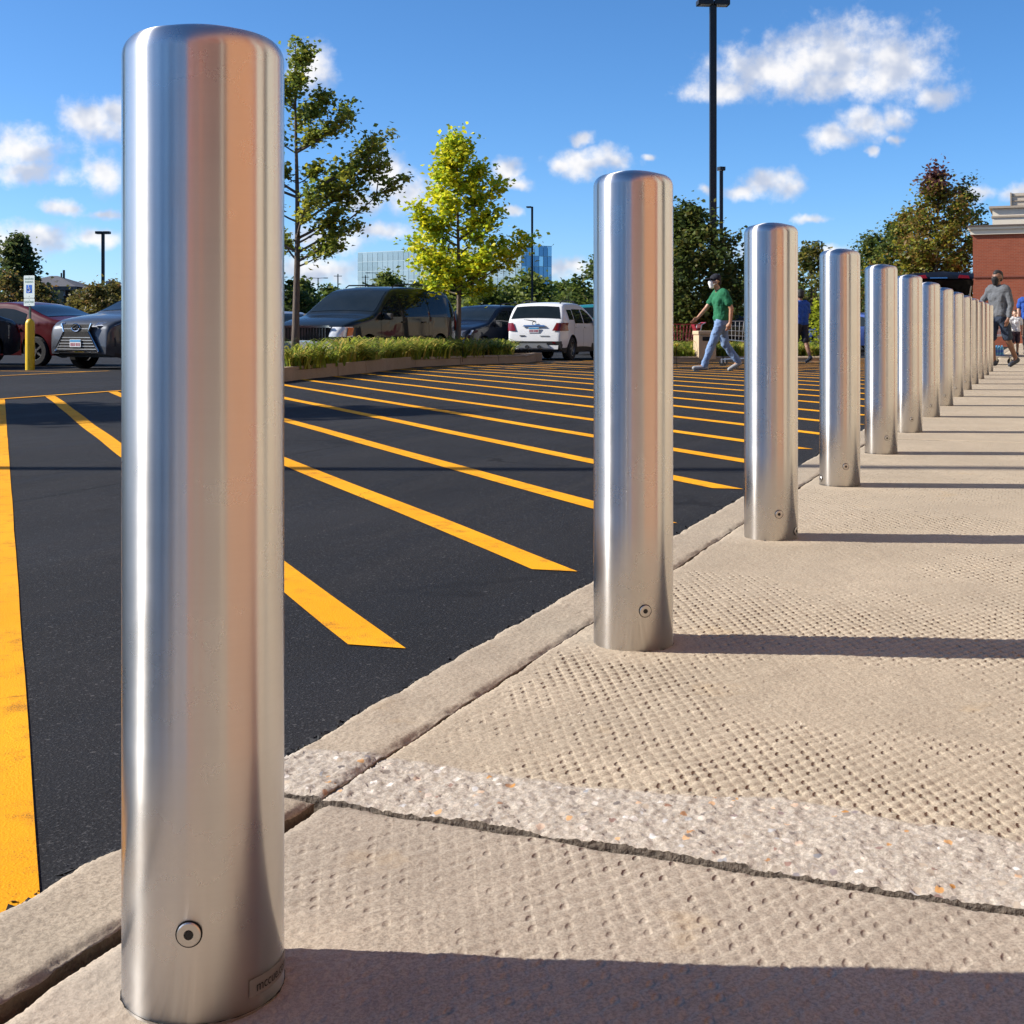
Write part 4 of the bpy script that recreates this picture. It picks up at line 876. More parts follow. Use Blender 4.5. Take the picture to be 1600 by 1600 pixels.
for i in range(12):
    a0, a1 = R(180 * i / 12), R(180 * (i + 1) / 12); q = [(math.cos(a0), math.sin(a0)), (math.cos(a1), math.sin(a1))]
    aw.prism([(xc + ro * q[0][0], zc + ro * q[0][1]), (xc + ro * q[1][0], zc + ro * q[1][1]), (xc + ri * q[1][0], zc + ri * q[1][1]), (xc + ri * q[0][0], zc + ri * q[0][1])], -0.08, (0, 0.0, 0), (1, 0, 0), (0, 0, 1), (0, 1, 0))
for s in (-1, 1): aw.box((xc + s * 0.35, -0.04, zc - 0.10), (0.10, 0.08, 0.20))
wn_ = MB().box((xc, -0.015, zc - 0.35), (0.6, 0.03, 1.1)).build('window', MAT_SHOPGL, rs); aw.build('arch_trim', simple('pale_trim', (0.30, 0.28, 0.29), 0.7), wn_)
MB().box((xc, -0.06, rz_(485)), (0.75, 0.14, 0.09)).build('sill', simple('pale_trim', (0.30, 0.28, 0.29), 0.7), wn_)
gm = MB(); gx0, gx1 = rx(119), rx(172); gm.add([(gx0, -0.8, rz_(457)), (gx1, -0.8, rz_(457)), (gx1, 2.2, rz_(444)), (gx0 + 0.9, 2.2, rz_(444)), (gx0, -0.8, rz_(457) - 0.1), (gx1, -0.8, rz_(457) - 0.1)], [(0, 1, 2, 3), (4, 5, 1, 0), (0, 3, 4)]); gm.build('green_awning', MAT_GRMET, rs)
gm = MB(); gm.add([(rx(150), 2.3, rz_(446)), (rx(240), 2.3, rz_(446)), (rx(240), 7, rz_(425)), (rx(178), 7, rz_(428))], [(0, 1, 2, 3)]); gm.add([(rx(150), 2.3, rz_(446) - 0.05), (rx(240), 2.3, rz_(446) - 0.05), (rx(240), 7, rz_(425) - 0.05), (rx(178), 7, rz_(428) - 0.05)], [(3, 2, 1, 0)]); gm.build('rear_roof', simple('pale_shingle', (0.36, 0.34, 0.33), 0.9, var=0.2, scale=5), rs)
for k, px in enumerate((143, 151, 158)): MB().box((rx(px), 4.0, rz_(440)), (0.24, 0.5, 0.36 - 0.05 * k)).build('roof_unit', simple('roof_unit', (0.42, 0.40, 0.38), 0.6), rs)
# ------------------------------------------------------------------ vehicles
def paint(name, c, flake=0.0, rough=0.28):
    if name in MATS: return MATS[name]
    m = M(name); co = m.coord(); dirt = m.noise(co, 2.5, 5, 0.6); m.base(m.mix(m.smooth(dirt, 0.5, 0.85, 0, 0.10), c, (0.16, 0.15, 0.13)))
    m.rough(m.smooth(dirt, 0.3, 0.8, rough + 0.15, rough + 0.3)); m.metal(flake); m.b.inputs['Specular IOR Level'].default_value = 0.08; m.b.inputs['Coat Weight'].default_value = 0.55; m.b.inputs['Coat Roughness'].default_value = 0.04; return m.m
m = M('car_glass'); nz = m.noise(m.coord(), 3, 3); m.base(m.mix(nz, (0.006, 0.010, 0.012), (0.018, 0.024, 0.028))); m.rough(0.03); m.b.inputs['Specular IOR Level'].default_value = 0.22; MAT_CGL = m.m
MAT_TYRE = simple('tyre_rubber', (0.014, 0.014, 0.014), 0.85, var=0.3); MAT_RIM = simple('alloy_rim', (0.45, 0.44, 0.43), 0.3, 0.9); MAT_PLAST = simple('black_plastic', (0.018, 0.018, 0.019), 0.6)
MAT_CHROME = simple('chrome', (0.80, 0.80, 0.80), 0.08, 1.0, 0.03); MAT_HEADL = simple('headlamp_lens', (0.70, 0.72, 0.74), 0.12, 0.15, 0.3, 25); MAT_REDL = simple('tail_lamp_red', (0.16, 0.006, 0.010), 0.12); MAT_AMBER = simple('amber_lens', (0.75, 0.16, 0.02), 0.2)
MAT_PLATE = simple('plate_white', (0.72, 0.74, 0.76), 0.5); MAT_PLBLUE = simple('plate_blue', (0.05, 0.30, 0.55), 0.5); MAT_SILVER = simple('silver_plastic', (0.55, 0.56, 0.56), 0.35, 0.4); MAT_PLRED = simple('plate_digits', (0.35, 0.03, 0.05), 0.5)

def chaikin(p, k=2):
    for _ in range(k):
        q = [p[0]]
        for a, b in zip(p[:-1], p[1:]): q += [(a[0] * .75 + b[0] * .25, a[1] * .75 + b[1] * .25), (a[0] * .25 + b[0] * .75, a[1] * .25 + b[1] * .75)]
        p = q + [p[-1]]
    return p
V_ = lambda *a: Vector(a)
class Car:
    """front = +y. prof: top outline (y, z) from front to rear."""
    def __init__(s, name, label, loc, yaw, prof, Wd, belt, axles, wr, mat, scale=1.0, sill=0.24, tumble=0.24, group='parked cars', clad=None, end=0.17, smooth=1):
        s.root = empty(name, loc, yaw, label, 'car', group, scale); s.prof = chaikin(prof, smooth); s.W = Wd; s.belt = belt; s.ax = axles; s.wr = wr; s.mat = mat; s.sill = sill; s.tum = tumble
        s.y0 = prof[-1][0]; s.y1 = prof[0][0]; s.H = max(z for _, z in prof); s.end = end
        s.body(clad)
        for y in axles:
            for sd in (-1, 1): s.wheel(y, sd)
    def zt(s, y):
        p = s.prof
        for a, b in zip(p[:-1], p[1:]):
            if b[0] <= y <= a[0]: return a[1] + (b[1] - a[1]) * ((a[0] - y) / max(1e-6, a[0] - b[0]))
        return p[0][1] if y > p[0][0] else p[-1][1]
    def hw(s, y, z):
        yc = (s.y0 + s.y1) / 2; t = abs(y - yc) / ((s.y1 - s.y0) / 2); pl = 1 - s.end * max(0.0, (t - 0.70) / 0.30) ** 2.2
        sh = 0.93 + 0.07 * min(1, max(0, (z - 0.18) / 0.35)) if z < 0.55 else 1.0
        if z > s.belt: sh = 1 - s.tum * ((z - s.belt) / (s.H - s.belt)) ** 1.25
        elif z > 0.55: sh = 1 - 0.015 * ((z - 0.55) / max(0.01, s.belt - 0.55))
        return s.W / 2 * pl * sh
    def zb(s, y):
        b = s.sill + 0.10 * max(0, (abs(y - (s.y0 + s.y1) / 2) / ((s.y1 - s.y0) / 2) - 0.86) / 0.14)
        for a in s.ax:
            ra = s.wr + 0.065
            if abs(y - a) < ra: b = max(b, s.wr + math.sqrt(ra * ra - (y - a) ** 2) - 0.01)
        return b
    def body(s, clad):
        ys = set(round(y, 4) for y, _ in s.prof)
        for a in s.ax:
            for k in range(15): ys.add(round(a + (s.wr + 0.066) * math.cos(math.pi * k / 14), 4))
        k = 26
        for i in range(k + 1): ys.add(round(s.y0 + (s.y1 - s.y0) * i / k, 4))
        ys = sorted(ys); P = []
        for y in ys:
            zt = s.zt(y); zb = min(s.zb(y), zt - 0.12); r = min(0.10, (zt - zb) * 0.4); side = []
            for i in range(9):
                z = zb + (zt - r - zb) * i / 8; side.append((s.hw(y, z), z))
            xs, zs = side[-1]
            for i in range(1, 5):
                a = R(90) * i / 4; side.append((xs - r * (1 - math.cos(a)), zs + r * math.sin(a)))
            xe = side[-1][0]
            for f in (0.66, 0.33): side.append((xe * f, zt + 0.028 * (1 - f * f)))
            row = [Vector((x, y, z)) for x, z in side] + [Vector((0, y, zt + 0.028))] + [Vector((-x, y, z)) for x, z in side[::-1]]
            P.append(row)
        b = MB(); b.grid(P); n = len(P[0]); L = len(P)
        b.add(P[0], [tuple(range(n - 1, -1, -1))]); b.add(P[-1], [tuple(range(n))])
        mats = [s.mat, MAT_PLAST]
        if clad is not None:
            for i, f in enumerate(b.f):
                zc = sum(b.v[j][2] for j in f) / len(f)
                if zc < clad: b.mi[i] = 1
        s.b = b.build('body', None, s.root, True, mats)
        # floor pan with wheel wells
        f = MB(); f.box((0, (s.y0 + s.y1) / 2, s.sill + 0.14), (s.W * 0.80, (s.y1 - s.y0) * 0.93, 0.22)); f.box((0, (s.y0 + s.y1) / 2, s.wr + 0.2), (s.W * 0.70, (s.y1 - s.y0) * 0.85, 0.4)); f.build('floor_pan', MAT_PLAST, s.root)
    def wheel(s, y, sd):
        w = s.wr; x = sd * (s.W / 2 - 0.125); t = MB(); wd = 0.11
        t.lathe([(w * 0.60, -wd), (w * 0.90, -wd), (w, -wd * 0.7), (w, wd * 0.7), (w * 0.90, wd), (w * 0.60, wd)], 26, 'X', mi=0, close=True)
        wo_ = t.build('wheel', MAT_TYRE, s.root, False, None, (x, y, w)); r = MB()
        r.lathe([(w * 0.62, -wd * 0.8), (w * 0.62, wd * 0.92), (w * 0.56, wd * 0.92), (w * 0.54, wd * 0.5)], 26, 'X'); r.lathe([(0.001, wd * 0.30), (w * 0.54, wd * 0.25)], 20, 'X', mi=1)
        for k in range(5):
            a = R(72 * k + 20); rm = Matrix.Rotation(a, 3, 'X'); r.box(rm @ Vector((wd * 0.62, 0, w * 0.29)), (wd * 0.35, w * 0.13, w * 0.54), rm)
        r.lathe([(0.001, wd * 0.86), (w * 0.13, wd * 0.85), (w * 0.13, wd * 0.4)], 12, 'X')
        ro = r.build('rim', None, wo_, False, [MAT_RIM, MAT_PLAST])
        if sd < 0: wo_.rotation_euler = (0, 0, math.pi)
    def side_glass(s, y0, y1, zl=None, zu=None, both=True, name='side_window', zl2=None, mat=None, off=0.006):
        zl = zl or s.belt + 0.02; zl2 = zl2 or zl
        for sd in ((-1, 1) if both else (1,)):
            P = []
            for i in range(11):
                y = y0 + (y1 - y0) * i / 10; lo = zl + (zl2 - zl) * i / 10; hi = min(zu or s.H - 0.15, s.zt(y) - 0.13); hi = max(hi, lo + 0.012)
                P.append([Vector((sd * (s.hw(y, z) + off), y, z)) for z in [lo + (hi - lo) * j / 4 for j in range(5)]])
            MB().grid(P, flip=(sd > 0)).build(name, mat or MAT_CGL, s.root, True)
    def top_glass(s, y0, y1, name='windscreen', inset=0.085, mat=None, off=0.008, wscale=(1, 1)):
        P = []; a = [p for p in s.prof if min(y0, y1) - 1e-6 <= p[0] <= max(y0, y1) + 1e-6]; ys = [y0] + [p[0] for p in a if abs(p[0] - y0) > 0.01 and abs(p[0] - y1) > 0.01] + [y1]
        fine_ = []
        for p, q in zip(ys[:-1], ys[1:]): fine_ += [p + (q - p) * k / 3 for k in range(3)]
        fine_.append(y1)
        for i, y in enumerate(fine_):
            z = s.zt(y); e = 0.01; sl_ = Vector((0, -(s.zt(y + e) - s.zt(y - e)), 2 * e)).normalized(); w = (s.hw(y, z - 0.1) - inset) * (wscale[0] + (wscale[1] - wscale[0]) * i / (len(fine_) - 1))
            P.append([Vector((w * f, y, z + 0.028 * (1 - f * f))) + sl_ * off for f in (-1, -0.75, -0.4, 0, 0.4, 0.75, 1)])
        return MB().grid(P, flip=(y0 < y1) == False).build(name, mat or MAT_CGL, s.root, True)
    def slab(s, name, pts, th, mat, parent=None, mirror=False, dirv=(0, 1, 0)):
        """thin plate through corner points, th thick along dirv"""
        for sd in ((1, -1) if mirror else (1,)):
            p = [Vector((sd * a, b_, c)) for a, b_, c in pts]; dv = Vector((sd * dirv[0], dirv[1], dirv[2])) * th; m_ = len(p)
            v = [q - dv for q in p] + [q + dv for q in p]; f = [tuple(range(m_ - 1, -1, -1)), tuple(range(m_, 2 * m_))] + [(i, (i + 1) % m_, m_ + (i + 1) % m_, m_ + i) for i in range(m_)]
            o = new_obj(name, v, f, mat, parent or s.root)
        return o
    def yat(s, z, rear=True):
        pr = s.prof[::-1] if rear else s.prof
        for a, b in zip(pr[:-1], pr[1:]):
            if a[1] <= z <= b[1]: return a[0] + (b[0] - a[0]) * (z - a[1]) / max(1e-6, b[1] - a[1])
        return pr[0][0]
    def wrap_lamp(s, name, z0, z1, x0, x0b, yend, mat, rear=True, off=0.03):
        sg = -1 if rear else 1
        for sd in (-1, 1):
            P = []
            for i in range(6):
                z = z0 + (z1 - z0) * i / 5; xs = x0 + (x0b - x0) * i / 5; yr = s.yat(z, rear); ys = yr - sg * 0.14; xc = s.hw(ys, z)
                row = [V_(sd * xs, yr + sg * off, z), V_(sd * (xs + (xc - 0.12 - xs) * 0.5), yr + sg * off, z), V_(sd * (xc - 0.12), yr + sg * (off - 0.01), z), V_(sd * (xc - 0.02), yr - sg * 0.02, z)]
                ye = yend - sg * 0.05 * abs(i - 2.5) / 2.5
                for f in (0.3, 0.65, 1.0): y = ys + (ye - ys) * f; row.append(V_(sd * (s.hw(y, z) + 0.012), y, z))
                P.append(row)
            MB().grid(P, flip=(sd > 0) == rear).build(name, mat, s.root, True)
    def mirrors(s, y, z, mat=None):
        for sd in (-1, 1):
            b = MB(); b.box((sd * (s.hw(y, z) + 0.12), y, z), (0.20, 0.10, 0.15), 0, 0, 0.035); b.box((sd * (s.hw(y, z) + 0.02), y, z - 0.04), (0.10, 0.06, 0.05)); b.build('wing_mirror', mat or s.mat, s.root)
    def handles(s, ys, z):
        for y in ys:
            for sd in (-1, 1): MB().box((sd * (s.hw(y, z) + 0.015), y, z), (0.035, 0.18, 0.035), 0, 0, 0.012).build('door_handle', s.mat, s.root)
    def seams(s, ys, zlo=0.34):
        for y in ys:
            for sd in (-1, 1):
                P = [[Vector((sd * (s.hw(y, z) + 0.0025), y + dy, z)) for dy in (-0.005, 0.005)] for z in [zlo + (s.belt + 0.0 - zlo) * j / 6 for j in range(7)]]; MB().grid(P).build('door_seam', MAT_BLACK, s.root)
    def plate(s, y, z, front=1, digits=True):
        o = MB().box((0, y, z), (0.31, 0.012, 0.155), 0, 0, 0.004).build('number_plate', MAT_PLATE, s.root); yy = y + front * 0.0075
        MB().box((0, yy, z + 0.05), (0.29, 0.003, 0.04)).build('plate_band', MAT_PLBLUE, o)
        if digits:
            d_ = MB()
            for k in range(7): d_.box((-0.115 + 0.037 * k + (0.012 if k > 2 else 0), yy, z - 0.025), (0.022 - 0.006 * (k % 3 == 1), 0.003, 0.066))
            d_.build('plate_digits', MAT_PLRED, o)
        return o
    def rails(s, y0, y1, mat):
        for sd in (-1, 1):
            x = sd * (s.hw(0, s.H - 0.02) - 0.11); MB().tube([(x, y0, s.zt(y0) + 0.02), (x, y0 - 0.12, s.zt(y0 - 0.12) + 0.065), (x, (y0 + y1) / 2, s.H + 0.075), (x, y1 + 0.12, s.zt(y1 + 0.12) + 0.065), (x, y1, s.zt(y1) + 0.02)], 0.016, 6).build('roof_rail', mat, s.root)

def carloc(px, d): return lotpix_d(px, d)
def lotpix_d(px, d):
    p = lotpos(px, d); return p
# ---- dark minivan, nose towards the left and the camera
DKGREEN = paint('dark_green_paint', (0.008, 0.012, 0.015), 0.0)
van_prof = [(2.50, 0.58), (2.46, 0.80), (2.30, 0.92), (1.95, 1.02), (1.45, 1.10), (1.25, 1.16), (0.55, 1.66), (0.20, 1.76), (-0.6, 1.79), (-1.6, 1.76), (-2.05, 1.69), (-2.25, 1.45), (-2.42, 1.08), (-2.50, 0.85), (-2.52, 0.55)]
v = Car('minivan', 'dark green minivan with a chrome grille parked behind the daylilies', lotpix_d(580, 31.3), R(180 - 27.5), van_prof, 1.95, 1.08, (1.52, -1.50), 0.335, DKGREEN, 1.04, group='parked cars', clad=0.36)
v.top_glass(1.20, 0.50, 'windscreen', 0.10); v.top_glass(-2.09, -2.40, 'rear_window', 0.12)
v.side_glass(1.02, 0.22, zl=1.10, zu=1.60, name='front_side_window'); v.side_glass(0.12, -0.95, zl=1.10, zu=1.60); v.side_glass(-1.03, -2.12, zl=1.10, zu=1.58, name='rear_side_window')
v.mirrors(0.95, 1.10, MAT_PLAST); v.handles((0.12, -0.75), 0.98); v.seams((1.05, 0.17, -0.98)); v.rails(0.1, -1.9, MAT_PLAST); v.plate(2.515, 0.50)
g = v.slab('grille', [(-0.56, 2.50, 0.60), (0.56, 2.50, 0.60), (0.60, 2.48, 0.86), (-0.60, 2.48, 0.86)], 0.02, MAT_BLACK)
for k in range(15): MB().box((-0.525 + 0.075 * k, 2.522, 0.73), (0.022, 0.03, 0.24)).build('grille_bar', MAT_CHROME, g)
v.slab('grille_frame', [(-0.62, 2.50, 0.855), (0.62, 2.50, 0.855), (0.62, 2.50, 0.90), (-0.62, 2.50, 0.90)], 0.03, MAT_CHROME)
v.wrap_lamp('headlamp', 0.66, 0.87, 0.60, 0.62, 2.16, MAT_HEADL, rear=False)
v.slab('indicator_lens', [(0.905, 2.30, 0.67), (0.945, 2.16, 0.69), (0.950, 2.10, 0.85), (0.915, 2.26, 0.86)], 0.030, MAT_AMBER, None, True, (0.8, 0.5, 0))
v.slab('front_bumper_strip', [(-0.9, 2.46, 0.40), (0.9, 2.46, 0.40), (0.9, 2.48, 0.56), (-0.9, 2.48, 0.56)], 0.06, MAT_SILVER)
v.slab('tail_lamp', [(0.80, -2.50, 0.78), (0.90, -2.40, 0.78), (0.86, -2.28, 1.25), (0.76, -2.36, 1.25)], 0.03, MAT_REDL, None, True, (0.6, -0.7, 0))
MB().tube([(-0.5, 1.16, 1.215), (0.1, 1.02, 1.32), (0.3, 0.98, 1.34)], 0.010, 5).build('wiper', MAT_PLAST, v.root); MB().tube([(0.35, 1.16, 1.215), (0.72, 1.0, 1.31)], 0.010, 5).build('wiper', MAT_PLAST, v.root)
# ---- dark hatchback / SUV beyond the van
DKBLUE = paint('dark_blue_paint', (0.006, 0.009, 0.018), 0.0)
suv_prof = [(2.12, 0.55), (2.10, 0.80), (1.90, 0.95), (1.30, 1.05), (0.95, 1.12), (0.25, 1.54), (-0.2, 1.63), (-1.2, 1.62), (-1.72, 1.55), (-1.95, 1.22), (-2.08, 0.95), (-2.12, 0.60)]
c2 = Car('dark_hatchback', 'dark blue hatchback parked between the van and the white car', lotpix_d(752, 38.5), R(180 - 30), suv_prof, 1.80, 1.02, (1.28, -1.28), 0.34, DKBLUE, 0.98)
c2.top_glass(0.92, 0.24, 'windscreen', 0.09); c2.side_glass(0.62, -0.25, zu=1.47); c2.side_glass(-0.33, -1.15, zu=1.47); c2.side_glass(-1.22, -1.70, zl=1.12, zu=1.45); c2.mirrors(0.70, 1.05, MAT_PLAST); c2.handles((-0.12, -0.98), 0.92); c2.seams((0.68, -0.29, -1.18)); c2.rails(-0.15, -1.6, MAT_PLAST)
c2.slab('headlamp', [(0.55, 2.12, 0.74), (0.84, 1.95, 0.76), (0.86, 1.82, 0.90), (0.58, 2.06, 0.88)], 0.03, MAT_HEADL, None, True, (0.35, 0.9, 0)); c2.slab('grille', [(-0.5, 2.12, 0.5), (0.5, 2.12, 0.5), (0.5, 2.10, 0.78), (-0.5, 2.10, 0.78)], 0.02, MAT_PLAST); c2.plate(2.15, 0.55)
# ---- white compact SUV seen from behind
WHITE = paint('white_paint', (0.72, 0.72, 0.71), 0.0)
wprof = [(2.10, 0.55), (2.08, 0.82), (1.85, 0.98), (1.25, 1.08), (0.85, 1.16), (0.15, 1.55), (-0.35, 1.64), (-1.25, 1.63), (-1.68, 1.58), (-1.86, 1.30), (-1.98, 1.06), (-2.06, 0.80), (-2.09, 0.52)]
w = Car('white_compact_suv', 'white compact suv seen from behind with dark red tail lamps', lotpix_d(872, 38.2), R(-21), wprof, 1.78, 1.04, (1.26, -1.28), 0.345, WHITE, 1.0, clad=0.43)
w.top_glass(-1.72, -1.92, 'rear_window', 0.10, wscale=(0.96, 1.04)); w.top_glass(0.80, 0.12, 'windscreen', 0.09)
w.side_glass(0.55, -0.28, zu=1.46); w.side_glass(-0.36, -1.10, zu=1.46); w.side_glass(-1.16, -1.55, zl=1.16, zu=1.44, name='quarter_window'); w.mirrors(0.62, 1.07); w.handles((-0.15, -0.95), 0.95); w.seams((0.62, -0.32, -1.13)); w.rails(-0.2, -1.5, MAT_PLAST)
w.wrap_lamp('tail_lamp', 0.85, 1.07, 0.54, 0.64, -1.70, MAT_REDL)
w.slab('lower_bumper', [(-0.80, -2.02, 0.34), (0.80, -2.02, 0.34), (0.80, -2.06, 0.56), (-0.80, -2.06, 0.56)], 0.05, MAT_PLAST)
w.slab('skid_plate', [(-0.50, -2.10, 0.37), (0.50, -2.10, 0.37), (0.38, -2.13, 0.50), (-0.38, -2.13, 0.50)], 0.025, MAT_SILVER)
w.slab('reflector', [(0.56, -2.09, 0.50), (0.76, -2.05, 0.50), (0.76, -2.05, 0.55), (0.56, -2.09, 0.55)], 0.03, MAT_REDL, None, True)
for x in (-0.18, 0.18): MB().lathe([(0.03, -0.03), (0.055, -0.03), (0.055, 0.03), (0.03, 0.03)], 14, 'Y', (x, -2.13, 0.40)).build('tow_boss', MAT_PLAST, w.root)
w.plate(-2.075, 0.87, -1, True); w.slab('chrome_strip', [(-0.34, -2.05, 0.97), (0.34, -2.05, 0.97), (0.30, -2.03, 1.01), (-0.30, -2.03, 1.01)], 0.02, MAT_CHROME)
MB().lathe([(0.042, -0.012), (0.060, -0.016), (0.060, 0.010)], 18, 'Y', (0, -2.035, 1.055)).build('round_badge', MAT_CHROME, w.root)
w.slab('badge_letters', [(-0.42, -2.085, 0.70), (-0.26, -2.085, 0.70), (-0.26, -2.083, 0.725), (-0.42, -2.083, 0.725)], 0.006, MAT_PLAST); w.slab('badge_letters', [(0.18, -2.085, 0.70), (0.44, -2.085, 0.70), (0.44, -2.083, 0.722), (0.18, -2.083, 0.722)], 0.006, MAT_SILVER)
w.slab('tailgate_seam', [(-0.74, -2.062, 0.60), (0.74, -2.062, 0.60), (0.74, -2.062, 0.612), (-0.74, -2.062, 0.612)], 0.012, MAT_BLACK)
MB().tube([(0, -1.97, 1.12), (-0.35, -1.93, 1.16)], 0.012, 5).build('rear_wiper', MAT_PLAST, w.root)
# ---- grey SUV with the big spindle grille, half behind the nearest bollard
GREY = paint('grey_paint', (0.060, 0.066, 0.078), 0.4, 0.25)
lprof = [(2.42, 0.50), (2.42, 0.80), (2.32, 0.98), (1.95, 1.08), (1.25, 1.17), (1.00, 1.22), (0.15, 1.62), (-0.3, 1.70), (-1.3, 1.68), (-1.95, 1.58), (-2.20, 1.25), (-2.38, 1.0), (-2.42, 0.6)]
lx = Car('grey_suv', 'grey suv with large black hourglass grille beside the nearest bollard', lotpix_d(252, 29.0), R(180 - 28), lprof, 1.90, 1.10, (1.46, -1.40), 0.37, GREY, 1.0, clad=0.33)
lx.top_glass(0.98, 0.12, 'windscreen', 0.10); lx.side_glass(0.72, -0.25, zl=1.13, zu=1.55); lx.side_glass(-0.33, -1.2, zl=1.13, zu=1.55); lx.side_glass(-1.27, -1.85, zl=1.20, zu=1.5); lx.mirrors(0.80, 1.12); lx.handles((-0.1, -1.0), 0.98); lx.seams((0.80, -0.29, -1.22)); lx.top_glass(-1.99, -2.22, 'rear_window', 0.1)
g = lx.slab('grille', [(-0.40, 2.44, 0.95), (0.40, 2.44, 0.95), (0.33, 2.46, 0.80), (0.60, 2.44, 0.40), (-0.60, 2.44, 0.40), (-0.33, 2.46, 0.80)], 0.03, MAT_BLACK)
for k in range(8):
    zz = 0.44 + 0.06 * k; hwid = (0.58 - 0.25 * (zz - 0.40) / 0.40) if zz < 0.8 else 0.34; MB().box((0, 2.475, zz), (2 * hwid, 0.02, 0.014)).build('grille_bar', MAT_SILVER, g)
for sd in (-1, 1):
    MB().tube([(sd * 0.42, 2.47, 0.97), (sd * 0.345, 2.48, 0.80), (sd * 0.62, 2.47, 0.39)], 0.020, 6).build('grille_frame', MAT_CHROME, lx.root)
MB().tube([(-0.62, 2.47, 0.385), (0.62, 2.47, 0.385)], 0.024, 6).build('lower_trim', MAT_CHROME, lx.root)
em = MB(); em.tube([(0.115 * math.cos(R(a)), 2.495, 0.885 + 0.078 * math.sin(R(a))) for a in range(0, 361, 20)], 0.010, 5, cap=False); em.tube([(-0.05, 2.495, 0.935), (0.01, 2.495, 0.855), (0.09, 2.495, 0.855)], 0.010, 5); em.build('oval_badge', MAT_CHROME, lx.root)
lx.slab('headlamp', [(0.46, 2.42, 0.92), (0.84, 2.22, 0.92), (0.90, 1.98, 1.02), (0.50, 2.34, 0.99)], 0.035, MAT_HEADL, None, True, (0.4, 0.9, 0)); lx.slab('fog_recess', [(0.70, 2.36, 0.46), (0.88, 2.22, 0.50), (0.86, 2.24, 0.68), (0.80, 2.30, 0.64)], 0.02, MAT_PLAST, None, True, (0.5, 0.86, 0))
pl_ = lx.plate(2.50, 0.56)
# ---- dark red sedan at the left
REDP = paint('dark_red_paint', (0.075, 0.003, 0.006), 0.0)
sed = [(2.40, 0.50), (2.38, 0.70), (2.15, 0.84), (1.30, 0.95), (0.95, 1.0), (0.15, 1.36), (-0.35, 1.43), (-0.9, 1.38), (-1.75, 1.06), (-2.25, 0.98), (-2.40, 0.80), (-2.42, 0.50)]
def sedan(name, label, loc, yaw, mat, sc=1.0, detail=True):
    c = Car(name, label, loc, yaw, sed, 1.84, 0.92, (1.42, -1.42), 0.335, mat, sc)
    c.top_glass(0.92, 0.15, 'windscreen', 0.09); c.top_glass(-0.95, -1.70, 'rear_window', 0.09); c.side_glass(0.62, -0.22, zu=1.29); c.side_glass(-0.30, -1.15, zu=1.29)
    if detail:
        c.mirrors(0.70, 0.95); c.handles((-0.1, -0.95), 0.82); c.seams((0.66, -0.26, -1.1))
        c.slab('tail_lamp', [(0.50, -2.41, 0.72), (0.82, -2.30, 0.72), (0.84, -2.18, 0.88), (0.55, -2.36, 0.88)], 0.03, MAT_REDL, None, True, (0.35, -0.93, 0)); c.slab('headlamp', [(0.5, 2.40, 0.62), (0.84, 2.22, 0.64), (0.86, 2.05, 0.78), (0.55, 2.34, 0.76)], 0.03, MAT_HEADL, None, True, (0.4, 0.9, 0)); c.plate(-2.435, 0.78, -1)
    return c
sedan('red_sedan', 'dark red sedan behind the yellow parking post', lotpix_d(22, 31.5), R(68), REDP, 1.05)
sedan('charcoal_car', 'charcoal car cut off by the left edge of the picture', lotpix_d(-155, 27.5), R(180 - 25), paint('charcoal_paint', (0.03, 0.03, 0.033), 0.4), 1.05)
sedan('silver_sedan', 'silver car roof showing between the red and the grey car', lotpix_d(95, 62.0), R(75), paint('silver_paint', (0.38, 0.40, 0.43), 0.8), 1.0, False)
sedan('pale_sedan', 'pale silver car behind the maple trunk and the van bonnet', lotpix_d(438, 38.5), R(200), paint('silver_paint', (0.38, 0.40, 0.43), 0.8), 1.0)
sedan('navy_sedan', 'navy car roof far behind the maple trunk', lotpix_d(455, 50), R(170), DKBLUE, 1.0, False)
sedan('white_sedan', 'white car roof peeping out left of the white suv', lotpix_d(815, 52), R(160), WHITE, 1.0, False)
tl = Car('teal_suv', 'teal car beside the second bollard, behind the white suv', lotpix_d(948, 46.5), R(-18), wprof, 1.78, 1.04, (1.26, -1.28), 0.345, paint('teal_paint', (0.02, 0.20, 0.22), 0.3), 1.06); tl.top_glass(-1.72, -1.92, 'rear_window', 0.10); tl.side_glass(0.55, -0.28, zu=1.46); tl.side_glass(-0.36, -1.10, zu=1.46)
tl.slab('tail_lamp', [(0.50, -2.02, 0.86), (0.80, -1.90, 0.84), (0.83, -1.78, 1.12), (0.60, -1.92, 1.10)], 0.045, MAT_REDL, None, True, (0.35, -0.93, 0))
# ---- cars behind the man in green, and the open tailgate on the right
ob = sedan('black_sedan', 'black car behind the man in green with bright chrome edge', lotpix_d(1092, 47), R(110), paint('black_paint', (0.006, 0.006, 0.007), 0.1), 1.05)
sedan('white_far_sedan', 'white car low behind the red trolley', lotpix_d(1080, 56), R(80), WHITE, 1.05, False)
sedan('navy_far_sedan', 'navy car behind the walking man, left of the third bollard', lotpix_d(1160, 60), R(95), DKBLUE, 1.0, False)
sedan('dark_far_sedan', 'dark car between the third and fourth bollards', lotpix_d(1300, 52), R(75), paint('black_paint', (0.006, 0.006, 0.007), 0.1), 1.0, False)
sedan('blue_far_sedan', 'blue and white lit car glimpsed left of the fifth bollard', lotpix_d(1350, 48), R(30), paint('mid_blue_paint', (0.02, 0.04, 0.14), 0.4), 1.0, False)
hb = Car('open_tailgate_suv', 'black suv with its tailgate raised above the seventh and eighth bollards', at(1442, 34, 0) + Vector((0, 0, -0.1)), R(-8), wprof, 1.90, 1.04, (1.26, -1.28), 0.345, paint('black_paint', (0.006, 0.006, 0.007), 0.1), 1.0)
